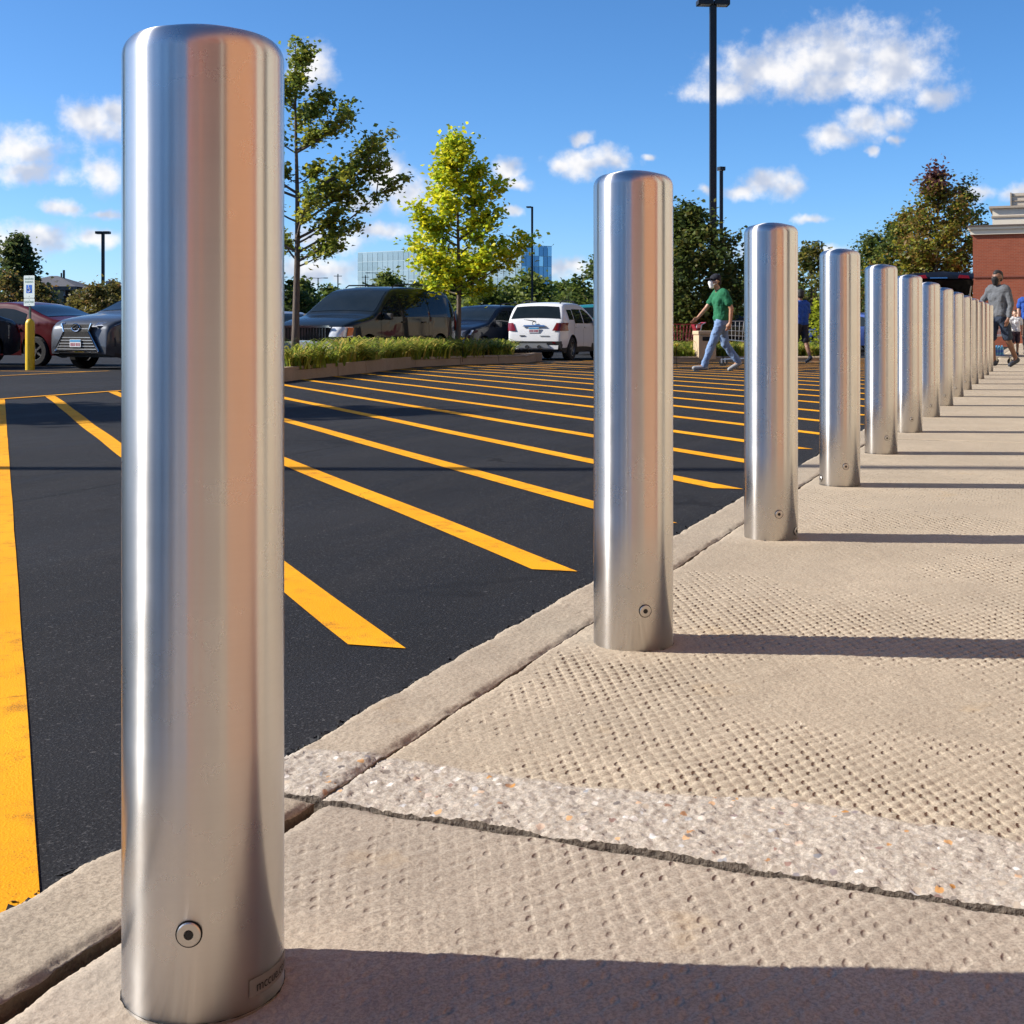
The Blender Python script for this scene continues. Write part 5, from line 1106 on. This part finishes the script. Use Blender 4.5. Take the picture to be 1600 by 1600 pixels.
hb.side_glass(0.55, -0.28, zu=1.46); hb.side_glass(-0.36, -1.10, zu=1.46)
tg_ = MB(); tg_.grid([[(-0.78, -1.66, 1.62), (0, -1.66, 1.67), (0.78, -1.66, 1.62)], [(-0.80, -2.05, 1.90), (0, -2.07, 1.95), (0.80, -2.05, 1.90)], [(-0.76, -2.55, 2.13), (0, -2.60, 2.18), (0.76, -2.55, 2.13)], [(-0.72, -2.72, 1.98), (0, -2.77, 2.00), (0.72, -2.72, 1.98)]]); tg_.grid([[(-0.78, -1.66, 1.56), (0.78, -1.66, 1.56)], [(-0.78, -2.4, 1.86), (0.78, -2.4, 1.86)], [(-0.72, -2.72, 1.96), (0.72, -2.72, 1.96)]], flip=True)
tgo = tg_.build('tailgate', paint('black_paint', (0, 0, 0)), hb.root, True)
hb.slab('tail_lamp', [(0.36, -2.74, 2.01), (0.62, -2.72, 2.00), (0.62, -2.66, 2.07), (0.40, -2.70, 2.09)], 0.03, MAT_REDL, tgo); hb.slab('tail_lamp', [(-0.36, -2.74, 2.01), (-0.62, -2.72, 2.00), (-0.62, -2.66, 2.07), (-0.40, -2.70, 2.09)], 0.03, MAT_REDL, tgo)
hb.slab('chrome_strip', [(-0.3, -2.785, 2.0), (0.1, -2.785, 2.0), (0.1, -2.775, 2.03), (-0.3, -2.775, 2.03)], 0.012, MAT_CHROME, tgo)
for sd in (-1, 1): MB().tube([(sd * 0.74, -1.85, 1.15), (sd * 0.74, -2.35, 1.88)], 0.018, 6).build('gas_strut', MAT_SILVER, hb.root)

# ------------------------------------------------------------------ disabled parking sign on its yellow post
p0 = lotpix_d(47, 26.5)
MAT_YPOST = simple('yellow_post_paint', (0.78, 0.50, 0.012), 0.45, var=0.1, scale=6)
post = empty('parking_sign_post', p0, R(-24), 'yellow post carrying a disabled parking sign before the red sedan', 'sign')
MB().lathe([(0.092, 0), (0.092, 0.94), (0.085, 0.98), (0.055, 1.03), (0.001, 1.05)], 24).build('yellow_sleeve', MAT_YPOST, post, True)
zt_ = zat(430, 26.5) - p0.z; MB().box((0, 0, (1.0 + zt_ - 0.03) / 2), (0.04, 0.03, zt_ - 1.03)).build('sign_channel', simple('green_channel', (0.03, 0.06, 0.045), 0.5), post)
MAT_SIGNW = simple('sign_white', (0.72, 0.80, 0.74), 0.45, var=0.05); MAT_SIGNG = simple('sign_green', (0.02, 0.16, 0.08), 0.5); MAT_SIGNB = simple('sign_blue', (0.01, 0.13, 0.55), 0.45)
def sign_plate(zc, w_, h_, lines, sym):
    r_ = 0.02; pts = []
    for (sx_, sz_) in ((1, 1), (-1, 1), (-1, -1), (1, -1)):
        a0 = {(1, 1): 0, (-1, 1): 90, (-1, -1): 180, (1, -1): 270}[(sx_, sz_)]
        for k in range(4): a = R(a0 + 30 * k); pts.append((sx_ * (w_ / 2 - r_) + r_ * math.cos(a), sz_ * (h_ / 2 - r_) + r_ * math.sin(a)))
    o = MB().prism(pts, 0.004, (0, -0.022, zc), (1, 0, 0), (0, 0, 1), (0, -1, 0)).build('sign_plate', MAT_SIGNW, post)
    for (txt, z, size) in lines:
        v_, f_ = text_mesh(txt, size); new_obj('lettering', [(a, -0.0275, zc + z + b_) for a, b_, _ in v_], f_, MAT_SIGNG, o)
    if sym:
        q = MB().box((0, -0.0275, zc - 0.045), (0.150, 0.002, 0.165)).build('blue_square', MAT_SIGNB, o)
        s_ = MB(); y_ = -0.030; cz_ = zc - 0.055
        s_.tube([(-0.005 + 0.040 * math.cos(R(a)), y_, cz_ - 0.015 + 0.040 * math.sin(R(a))) for a in range(110, 345, 15)], 0.0065, 5)
        s_.tube([(-0.012, y_, cz_ + 0.052), (-0.008, y_, cz_ + 0.010), (0.024, y_, cz_ + 0.008), (0.040, y_, cz_ - 0.035), (0.052, y_, cz_ - 0.030)], 0.0075, 5); s_.tube([(-0.010, y_, cz_ + 0.032), (0.020, y_, cz_ + 0.030)], 0.006, 5)
        s_.lathe([(0.001, -0.002), (0.0125, 0), (0.0125, 0.004)], 12, 'Y', (-0.014, y_, cz_ + 0.068)); s_.build('wheelchair_symbol', MAT_PLATE, o)
    for z in (h_ / 2 - 0.03, -h_ / 2 + 0.03): MB().lathe([(0.001, -0.004), (0.007, -0.002), (0.007, 0.004)], 8, 'Y', (0, -0.027, zc + z)).build('sign_bolt', MAT_PLAST, o)
sc_ = 0.92
sign_plate(zt_ - 0.235, 0.285, 0.457, [('RESERVED', 0.155, 0.052), ('PARKING', 0.095, 0.052)], True)
sign_plate(zt_ - 0.235 - 0.229 - 0.085, 0.285, 0.152, [('$250 FINE', 0.0, 0.058)], False)
# ------------------------------------------------------------------ people
def skinmat(name, c):
    m = M(name); nz = m.noise(m.coord(), 18, 4); m.base(m.mix(nz, tuple(v * 0.85 for v in c), tuple(v * 1.1 for v in c))); m.rough(0.5); m.b.inputs['Subsurface Weight'].default_value = 0.08; return m.m
def cloth(name, c, var=0.18, scale=14):
    m = M(name); co = m.coord(); nz = m.noise(co, scale, 5, 0.6); wv = m.noise(m.mapped(co, (60, 60, 60)), 6, 2); m.base(m.mix(nz, tuple(v * (1 - var) for v in c), tuple(v * (1 + var) for v in c))); m.rough(0.9); m.bump(nz, 0.02, 0.6); return m.m
def capsule(mb, p, q, r1, r2=None, seg=14):
    r2 = r1 if r2 is None else r2; p = Vector(p); q = Vector(q); t = (q - p); t = t.normalized() if t.length > 1e-6 else Vector((0, 0, 1))
    pts = []; rr = []
    for a in (-85, -55, -25): pts.append(p + t * (r1 * math.sin(R(a)))); rr.append(r1 * math.cos(R(a)))
    for f in (0.0, 0.5, 1.0): pts.append(p.lerp(q, f)); rr.append(r1 + (r2 - r1) * f)
    for a in (25, 55, 85): pts.append(q + t * (r2 * math.sin(R(a)))); rr.append(r2 * math.cos(R(a)))
    mb.tube(pts, rr, seg)
def chain(mb, pts, rs):
    for a, b, ra, rb in zip(pts[:-1], pts[1:], rs[:-1], rs[1:]): capsule(mb, a, b, ra, rb)
folds = bpy.data.textures.new('cloth_folds', 'CLOUDS'); folds.noise_scale = 0.09; folds.noise_depth = 2
def remesh(mb, name, mat, parent, vox=0.011, it=4):
    o = mb.build(name, mat, parent, True); r = o.modifiers.new('Remesh', 'REMESH'); r.mode = 'VOXEL'; r.voxel_size = vox; r.use_smooth_shade = True
    s = o.modifiers.new('Smooth', 'SMOOTH'); s.factor = 0.5; s.iterations = it
    if name in ('shirt', 'trousers', 'shorts'):
        s.iterations = 9; dp = o.modifiers.new('Folds', 'DISPLACE'); dp.texture = folds; dp.strength = 0.035; dp.mid_level = 0.5; dp.texture_coords = 'LOCAL'
    return o
def V3(*a): return Vector(a)
def person(label, loc, rz, J, skin, shirt, legs, shoes, hair, sc=1.0, short_sleeve=True, shorts=False, cap=False, mask=None, group='shoppers', vox=0.011):
    """J: joints in metres, local frame: x right, y forward, z up; one continuous body, clothes as shells over it"""
    root = empty('person', loc, rz, label, 'person', group, sc); b = MB()
    nk, hd = J['neck'], J['head']; sh = J['sh']; hp = J['hip']; ch = J['chest']; ws = J['waist']; pv = J['pelvis']
    # body
    capsule(b, nk + V3(0, 0, -0.06), hd + V3(0, -0.01, -0.05), 0.056, 0.054)
    capsule(b, hd + V3(0, -0.012, 0.035), hd + V3(0, 0.018, 0.0), 0.092, 0.080); capsule(b, hd + V3(0, 0.03, -0.05), hd + V3(0, 0.035, -0.085), 0.062, 0.042)
    fwd = J.get('face', V3(0, 1, 0)).normalized(); rt = fwd.cross(V3(0, 0, 1)).normalized()
    capsule(b, hd + fwd * 0.095 + V3(0, 0, 0.01), hd + fwd * 0.118 + V3(0, 0, -0.03), 0.010, 0.016)      # nose
    for s in (-1, 1): capsule(b, hd + rt * (s * 0.088) + V3(0, 0, 0.01) - fwd * 0.01, hd + rt * (s * 0.092) + V3(0, 0, -0.03) - fwd * 0.015, 0.016, 0.012)   # ears
    capsule(b, sh[0] * 0.8 + sh[1] * 0.2, sh[1] * 0.8 + sh[0] * 0.2, 0.085); x_ = V3(0.075, 0, 0)
    for s in (-1, 1):
        capsule(b, ch + x_ * s, ws + x_ * s * 0.8, 0.112, 0.100); capsule(b, ws + x_ * s * 0.8, pv + x_ * s, 0.100, 0.112)
    for i in (0, 1):
        s_, e_, w_, h_ = sh[i], J['elbow'][i], J['wrist'][i], J['hand'][i]
        chain(b, [s_, e_, w_], [0.056, 0.043, 0.029])
        dr = (h_ - w_).normalized(); sd_ = J.get('palm', (V3(0, 1, 0), V3(0, 1, 0)))[i].normalized(); capsule(b, w_ + dr * 0.02, w_ + dr * 0.075 + sd_ * 0.012, 0.030, 0.033); capsule(b, w_ + dr * 0.03, w_ + dr * 0.075 - sd_ * 0.015, 0.026, 0.028)
        for k, (ln, of) in enumerate(((0.070, 0.032), (0.080, 0.011), (0.075, -0.010), (0.058, -0.030))):
            f0 = w_ + dr * 0.085 + sd_ * of; f1 = f0 + dr * ln * 0.55 + V3(0, 0.006, 0); f2 = f1 + dr * ln * 0.40 + V3(0, 0.012, -0.004) ; capsule(b, f0, f1, 0.0095, 0.009, 8); capsule(b, f1, f2, 0.009, 0.008, 8)
        t0 = w_ + dr * 0.03 + sd_ * 0.03; capsule(b, t0, t0 + dr * 0.035 + sd_ * 0.022, 0.012, 0.010, 8); capsule(b, t0 + dr * 0.035 + sd_ * 0.022, t0 + dr * 0.062 + sd_ * 0.024, 0.010, 0.009, 8)
        chain(b, [hp[i], J['knee'][i], J['ankle'][i]], [0.088, 0.057, 0.040]); mid = J['knee'][i].lerp(J['ankle'][i], 0.30); capsule(b, mid, mid.lerp(J['ankle'][i], 0.3), 0.058, 0.050); capsule(b, J['ankle'][i], J['toe'][i], 0.038, 0.030)
    body = remesh(b, 'body', skin, root, vox)
    # shirt
    c = MB(); g = 0.016
    capsule(c, sh[0] * 0.88 + sh[1] * 0.12, sh[1] * 0.88 + sh[0] * 0.12, 0.085 + g)
    for s in (-1, 1):
        capsule(c, ch + x_ * s, ws + x_ * s * 0.85, 0.112 + g, 0.106 + g); capsule(c, ws + x_ * s * 0.85, pv + x_ * s + V3(0, 0, 0.02), 0.108 + g, 0.116 + g)
    capsule(c, ch + V3(0, 0.012, 0), ws, 0.128, 0.118); capsule(c, (sh[0] + sh[1]) / 2, ch, 0.10, 0.12)
    for i in (0, 1):
        s_, e_, w_ = sh[i], J['elbow'][i], J['wrist'][i]
        if short_sleeve: capsule(c, s_, s_.lerp(e_, 0.62), 0.066 + g * 0.5, 0.062 + g * 0.6)
        else: chain(c, [s_, e_, e_.lerp(w_, 0.86)], [0.066, 0.055, 0.042])
    remesh(c, 'shirt', shirt, root, vox)
    col = MB(); col.tube([nk + V3(0.07 * math.cos(R(a)), 0.065 * math.sin(R(a)), 0.012 - 0.012 * math.sin(R(a))) for a in range(0, 361, 24)], 0.014, 6, cap=False); col.build('collar', shirt, root, True)
    # trousers or shorts
    t = MB()
    for s in (-1, 1): capsule(t, pv + x_ * s + V3(0, 0, 0.03), pv + x_ * s - V3(0, 0, 0.06), 0.121, 0.112)
    for i in (0, 1):
        if shorts: capsule(t, hp[i], hp[i].lerp(J['knee'][i], 0.86), 0.104, 0.092)
        else: chain(t, [hp[i], J['knee'][i], J['ankle'][i] + V3(0, 0, 0.02)], [0.101, 0.076, 0.064])
    remesh(t, 'shorts' if shorts else 'trousers', legs, root, vox)
    for i in (0, 1):
        a, tt = J['ankle'][i], J['toe'][i]; s2 = MB(); d_ = (tt - a); d_ = d_.normalized(); capsule(s2, a - d_ * 0.035 + V3(0, 0, -0.03), tt + d_ * 0.03, 0.048, 0.040); capsule(s2, a, a + V3(0, 0, 0.02), 0.046, 0.044)
        so_ = remesh(s2, 'shoe', shoes[0], root, 0.010, 2); sl = MB(); capsule(sl, a - d_ * 0.045 + V3(0, 0, -0.068), tt + d_ * 0.035 + V3(0, 0, -0.030), 0.020, 0.018); remesh(sl, 'sole', shoes[1], so_, 0.009, 1)
    # hair or cap, eyes, mask
    h = MB()
    if cap:
        capsule(h, hd + V3(0, -0.015, 0.055), hd + V3(0, 0.012, 0.048), 0.098, 0.090); ho = remesh(h, 'cap', hair, root, 0.010, 2)
        br_ = MB(); br_.prism([(0.085 * math.cos(R(a)), 0.06 + 0.11 * math.sin(R(a))) for a in range(0, 181, 15)], 0.012, hd + V3(0, 0.02, 0.045)); br_.build('cap_brim', hair, ho)
        h2 = MB(); capsule(h2, hd + V3(0, -0.055, 0.0), hd + V3(0, -0.06, -0.04), 0.062, 0.05); remesh(h2, 'hair', MATS['hair_black'], root, 0.010, 2)
    else:
        capsule(h, hd + V3(0, -0.030, 0.062) - fwd * 0.005, hd + V3(0, -0.045, 0.0) - fwd * 0.01, 0.090, 0.080); capsule(h, hd + V3(0, 0.0, 0.085), hd + V3(0, 0.015, 0.08), 0.070, 0.060); remesh(h, 'hair', hair, root, 0.010, 1)
    e = MB()
    for s in (-1, 1):
        c0 = hd + fwd * 0.094 + rt * (s * 0.034) + V3(0, 0, 0.018); e.lathe([(0.001, -0.009), (0.008, -0.006), (0.011, 0), (0.008, 0.006), (0.001, 0.009)], 10, 'Z', c0)
        e.box(hd + fwd * 0.098 + rt * (s * 0.036) + V3(0, 0, 0.042), (0.036, 0.014, 0.007))
    e.build('eyes', MAT_INK, body)
    if mask:
        k = MB(); capsule(k, hd + fwd * 0.072 + V3(0, 0, -0.022), hd + fwd * 0.062 + V3(0, 0, -0.085), 0.064, 0.052); mk = remesh(k, 'face_mask', mask, root, 0.009, 2)
        st = MB()
        for s in (-1, 1):
            for z in (-0.012, -0.060): st.tube([hd + fwd * 0.06 + rt * (s * 0.06) + V3(0, 0, z), hd + rt * (s * 0.096) + V3(0, 0, z * 0.5 - 0.005)], 0.003, 4)
        st.build('mask_strap', mask, mk)
    else:
        mo = MB(); mo.box(hd + fwd * 0.088 + V3(0, 0, -0.060), (0.045, 0.012, 0.008)); mo.build('mouth', skin, body)
    return root
simple('hair_black', (0.010, 0.009, 0.008), 0.7, var=0.4, scale=60)
SK1 = skinmat('skin_tan', (0.42, 0.22, 0.13)); SK2 = skinmat('skin_brown', (0.22, 0.105, 0.06)); SK3 = skinmat('skin_light', (0.52, 0.31, 0.21))
JEANS = cloth('blue_jeans', (0.16, 0.25, 0.42)); GREENS = cloth('green_polo', (0.008, 0.13, 0.055)); GREYS = cloth('grey_jersey', (0.105, 0.112, 0.122)); NAVY = cloth('navy_shorts', (0.022, 0.035, 0.060)); BLUES = cloth('blue_shirt', (0.015, 0.07, 0.32)); WHT = cloth('white_cotton', (0.74, 0.74, 0.74)); DKS = cloth('dark_cloth', (0.018, 0.018, 0.024)); MASKW = cloth('white_mask', (0.78, 0.79, 0.78), 0.05); MASKB = cloth('black_mask', (0.012, 0.012, 0.013)); PURP = cloth('plum_shorts', (0.055, 0.035, 0.05))
SHOEG = simple('grey_shoe', (0.30, 0.31, 0.32), 0.7); SHOED = simple('navy_shoe', (0.025, 0.03, 0.045), 0.7); SOLE = simple('white_sole', (0.68, 0.67, 0.63), 0.7)

J = dict(neck=V3(0, 0.035, 1.475), head=V3(0, 0.115, 1.645), chest=V3(0, 0.02, 1.29), waist=V3(0, 0.0, 1.10), pelvis=V3(0, 0.0, 0.97),
         sh=(V3(0.185, 0.045, 1.42), V3(-0.185, -0.015, 1.42)), elbow=(V3(0.22, 0.22, 1.16), V3(-0.235, -0.12, 1.15)), wrist=(V3(0.19, 0.39, 0.985), V3(-0.235, -0.10, 0.90)), hand=(V3(0.18, 0.47, 0.92), V3(-0.235, -0.07, 0.80)), palm=(V3(-0.5, 0.4, 0.6), V3(0.1, 1, 0.1)),
         hip=(V3(0.085, -0.02, 0.92), V3(-0.085, 0.03, 0.92)), knee=(V3(0.09, -0.10, 0.50), V3(-0.09, 0.20, 0.495)), ankle=(V3(0.09, -0.345, 0.155), V3(-0.09, 0.345, 0.095)), toe=(V3(0.09, -0.205, 0.050), V3(-0.09, 0.505, 0.070)))
p = lotpix_d(1127, 23.9)
person('man in green polo, jeans, dark cap and white mask walking across the hatching', p, R(97), J, SK1, GREENS, JEANS, (SHOEG, SOLE), MATS['hair_black'] if False else cloth('navy_cap', (0.008, 0.010, 0.018)), cap=True, mask=MASKW, sc=1.0)
J2 = dict(neck=V3(0, 0.0, 1.475), head=V3(0.0, 0.04, 1.64), face=V3(-0.25, 1, -0.15), chest=V3(0, 0.0, 1.29), waist=V3(0, -0.01, 1.10), pelvis=V3(0, 0.0, 0.97),
          sh=(V3(0.195, 0.02, 1.42), V3(-0.195, -0.01, 1.42)), elbow=(V3(0.25, 0.16, 1.17), V3(-0.265, -0.03, 1.14)), wrist=(V3(0.22, 0.38, 1.06), V3(-0.255, 0.03, 0.90)), hand=(V3(0.21, 0.47, 1.03), V3(-0.25, 0.06, 0.80)), palm=(V3(-1, 0, 0.2), V3(0.2, 1, 0.0)),
          hip=(V3(0.09, 0.02, 0.92), V3(-0.09, -0.02, 0.92)), knee=(V3(0.10, 0.07, 0.50), V3(-0.11, -0.13, 0.50)), ankle=(V3(0.10, 0.0, 0.095), V3(-0.12, -0.33, 0.14)), toe=(V3(0.10, 0.16, 0.060), V3(-0.12, -0.19, 0.055)))
gx = at(1560, 24.0, 0.0)
person('man in grey long-sleeved top, navy shorts and black mask at the end of the bollards', gx, R(118), J2, SK2, GREYS, NAVY, (SHOED, SOLE), MATS['hair_black'], short_sleeve=False, shorts=True, mask=MASKB)
J3 = {k: (v if not isinstance(v, tuple) else v) for k, v in J2.items()}
J3.update(face=V3(0, 1, -0.1), elbow=(V3(0.24, 0.05, 1.15), V3(-0.25, 0.16, 1.18)), wrist=(V3(0.24, 0.16, 0.94), V3(-0.16, 0.36, 1.07)), hand=(V3(0.24, 0.20, 0.86), V3(-0.08, 0.42, 1.03)), knee=(V3(0.10, -0.08, 0.50), V3(-0.10, 0.10, 0.50)), ankle=(V3(0.10, -0.26, 0.14), V3(-0.10, 0.12, 0.095)), toe=(V3(0.10, -0.12, 0.055), V3(-0.10, 0.28, 0.06)))
person('adult in blue short-sleeved shirt cut by the right edge of the picture', at(1607, 34.2, 0), R(150), J3, SK3, BLUES, DKS, (SHOED, SOLE), MATS['hair_black'])
person('small child in white t-shirt and plum shorts walking beside the adult in blue', at(1586, 33.5, 0), R(165), J2, SK3, WHT, PURP, (SHOED, SOLE), simple('hair_brown', (0.05, 0.03, 0.02), 0.7, var=0.4, scale=60), sc=0.66, shorts=True)
person('person in blue top and dark shorts half hidden behind the third bollard', lotpix_d(1251, 31.5), R(20), J3, SK2, BLUES, DKS, (SHOED, SOLE), MATS['hair_black'], shorts=True)

# ------------------------------------------------------------------ trolleys and what is on them
MAT_WIRE = simple('galvanised_wire', (0.50, 0.50, 0.49), 0.35, 0.85); MAT_REDPL = simple('red_plastic', (0.28, 0.018, 0.03), 0.45); MAT_GREYPL = simple('grey_plastic', (0.22, 0.22, 0.23), 0.5)
def trolley(label, loc, rz, mat, handle):
    root = empty('shopping_trolley', loc, rz, label, 'trolley', 'shopping trolleys'); bs = MB(); r = 0.0045
    def ring(z, t):   # basket tapers towards the front (+y) and the bottom
        w0, w1 = 0.27 - 0.03 * t, 0.22 - 0.04 * t; y0, y1 = -0.36 + 0.10 * t, 0.48 - 0.06 * t
        return [V3(-w0, y0, z), V3(w0, y0, z), V3(w1, y1, z), V3(-w1, y1, z)]
    tops = ring(0.98, 0); bots = ring(0.52, 1); bots = [p + V3(0, 0, 0.06 if i > 1 else 0) for i, p in enumerate(bots)]
    for k in range(5):
        t = k / 4; q = [a.lerp(b_, t) for a, b_ in zip(tops, bots)]; bs.tube(q + [q[0]], r * (1.8 if k in (0, 4) else 1), 5)
    for a in range(4):
        for k in range(9):
            f = k / 9; bs.tube([tops[a].lerp(tops[(a + 1) % 4], f), bots[a].lerp(bots[(a + 1) % 4], f)], r, 4)
    for k in range(1, 8): bs.tube([bots[0].lerp(bots[1], k / 8), bots[3].lerp(bots[2], k / 8)], r, 4)
    for k in range(1, 8): bs.tube([bots[0].lerp(bots[3], k / 8), bots[1].lerp(bots[2], k / 8)], r, 4)
    bs.build('basket', mat, root)
    fr = MB()
    for s in (-1, 1): fr.tube([V3(s * 0.27, -0.46, 1.02), V3(s * 0.27, -0.36, 0.97), V3(s * 0.25, -0.28, 0.50), V3(s * 0.24, -0.36, 0.18), V3(s * 0.20, 0.44, 0.14)], 0.013, 7)
    for y, z in ((-0.34, 0.18), (0.0, 0.165), (0.40, 0.145)): fr.tube([V3(-0.235, y, z), V3(0.235, y, z)], 0.009, 6)
    for k in range(5): fr.tube([V3(-0.16 + 0.08 * k, -0.34, 0.18), V3(-0.14 + 0.07 * k, 0.42, 0.145)], 0.006, 5)
    fr.build('frame', MAT_WIRE, root); MB().tube([V3(-0.27, -0.47, 1.02), V3(0.27, -0.47, 1.02)], 0.018, 9).build('handle', handle, root); MB().box((0, -0.22, 0.88), (0.40, 0.025, 0.20), Matrix.Rotation(R(-18), 3, 'X'), 0, 0.01).build('child_seat_flap', handle, root)
    for x, y in ((-0.23, -0.34), (0.23, -0.34), (-0.19, 0.42), (0.19, 0.42)):
        w_ = MB(); w_.lathe([(0.02, -0.014), (0.058, -0.014), (0.062, 0), (0.058, 0.014), (0.02, 0.014)], 16, 'X', close=True); wo_ = w_.build('caster', MAT_TYRE, root, False, None, (x, y, 0.062))
        MB().box((0, 0, 0.05), (0.036, 0.035, 0.10)).build('caster_fork', MAT_WIRE, wo_)
    return root
trolley('grey wire trolley right of the walking man, partly behind the third bollard', lotpix_d(1160, 28.6), R(70), MAT_WIRE, MAT_GREYPL)
trolley('red trolley standing left of the walking man', lotpix_d(1072, 34.5), R(95), MAT_REDPL, MAT_REDPL)
ct = at(1541, 25.6, 0.0); trolley('wire trolley with water packs behind the man in grey', ct, R(-68), MAT_WIRE, MAT_REDPL)
m = M('water_bottle'); m.base((0.10, 0.45, 0.80)); m.rough(0.12); m.b.inputs['Transmission Weight'].default_value = 0.35; MAT_BOT = m.m
MAT_BLAB = simple('bottle_label', (0.02, 0.12, 0.45), 0.4); MAT_CAPW = simple('bottle_cap', (0.75, 0.76, 0.78), 0.4)
b0 = MB().lathe([(0.001, 0), (0.030, 0.002), (0.032, 0.015), (0.032, 0.13), (0.026, 0.16), (0.013, 0.19), (0.013, 0.205), (0.001, 0.206)], 12).build('bottle', MAT_BOT, None, True); l0 = MB().lathe([(0.0325, 0.06), (0.0328, 0.062), (0.0328, 0.115), (0.0325, 0.117)], 12).build('bottle_label', MAT_BLAB, b0, True)
first = True
dy_ = Vector((math.sin(R(68)), math.cos(R(68)), 0)); dx_ = Vector((math.cos(R(68)), -math.sin(R(68)), 0))
for k, (oy, oz, lab) in enumerate(((-0.18, 0.19, 'blue water bottle pack low on the trolley, left of the pair'), (0.17, 0.175, 'blue water bottle pack low on the trolley, right of the pair'))):
    pk = empty('water_pack', ct + dy_ * oy + Vector((0, 0, oz)), R(-68), lab, 'water pack', 'water packs')
    for i in range(4):
        for j in range(5):
            o = b0 if first else b0.copy(); l_ = l0 if first else l0.copy()
            if not first: COL.objects.link(o); COL.objects.link(l_)
            first = False; o.parent = pk; o.location = (-0.10 + 0.0665 * i, -0.133 + 0.0665 * j, 0.0); l_.parent = o; l_.location = (0, 0, 0)
    MB().box((0, 0, 0.012), (0.275, 0.345, 0.02), 0, 0, 0.005).build('tray', MAT_BLAB, pk)
# tan litter bin in the rear planter
lb = empty('litter_bin', lotpix_d(1101, 33.2) + Vector((0, 0, 0.0)), R(10), 'square tan litter bin between the red trolley and the walking man', 'litter bin'); MAT_TAN = simple('tan_stone', (0.50, 0.38, 0.24), 0.85, var=0.2, scale=60)
MB().box((0, 0, 0.38), (0.46, 0.46, 0.62), 0, 0, 0.02).build('bin_body', MAT_TAN, lb); MB().box((0, 0, 0.045), (0.40, 0.40, 0.09)).build('bin_plinth', MAT_PLAST, lb); MB().box((0, 0, 0.75), (0.50, 0.50, 0.10), 0, 0, 0.03).build('bin_lid', MAT_TAN, lb); MB().box((0, -0.236, 0.60), (0.26, 0.02, 0.11), 0, 0, 0.004).build('bin_mouth', MAT_BLACK, lb)
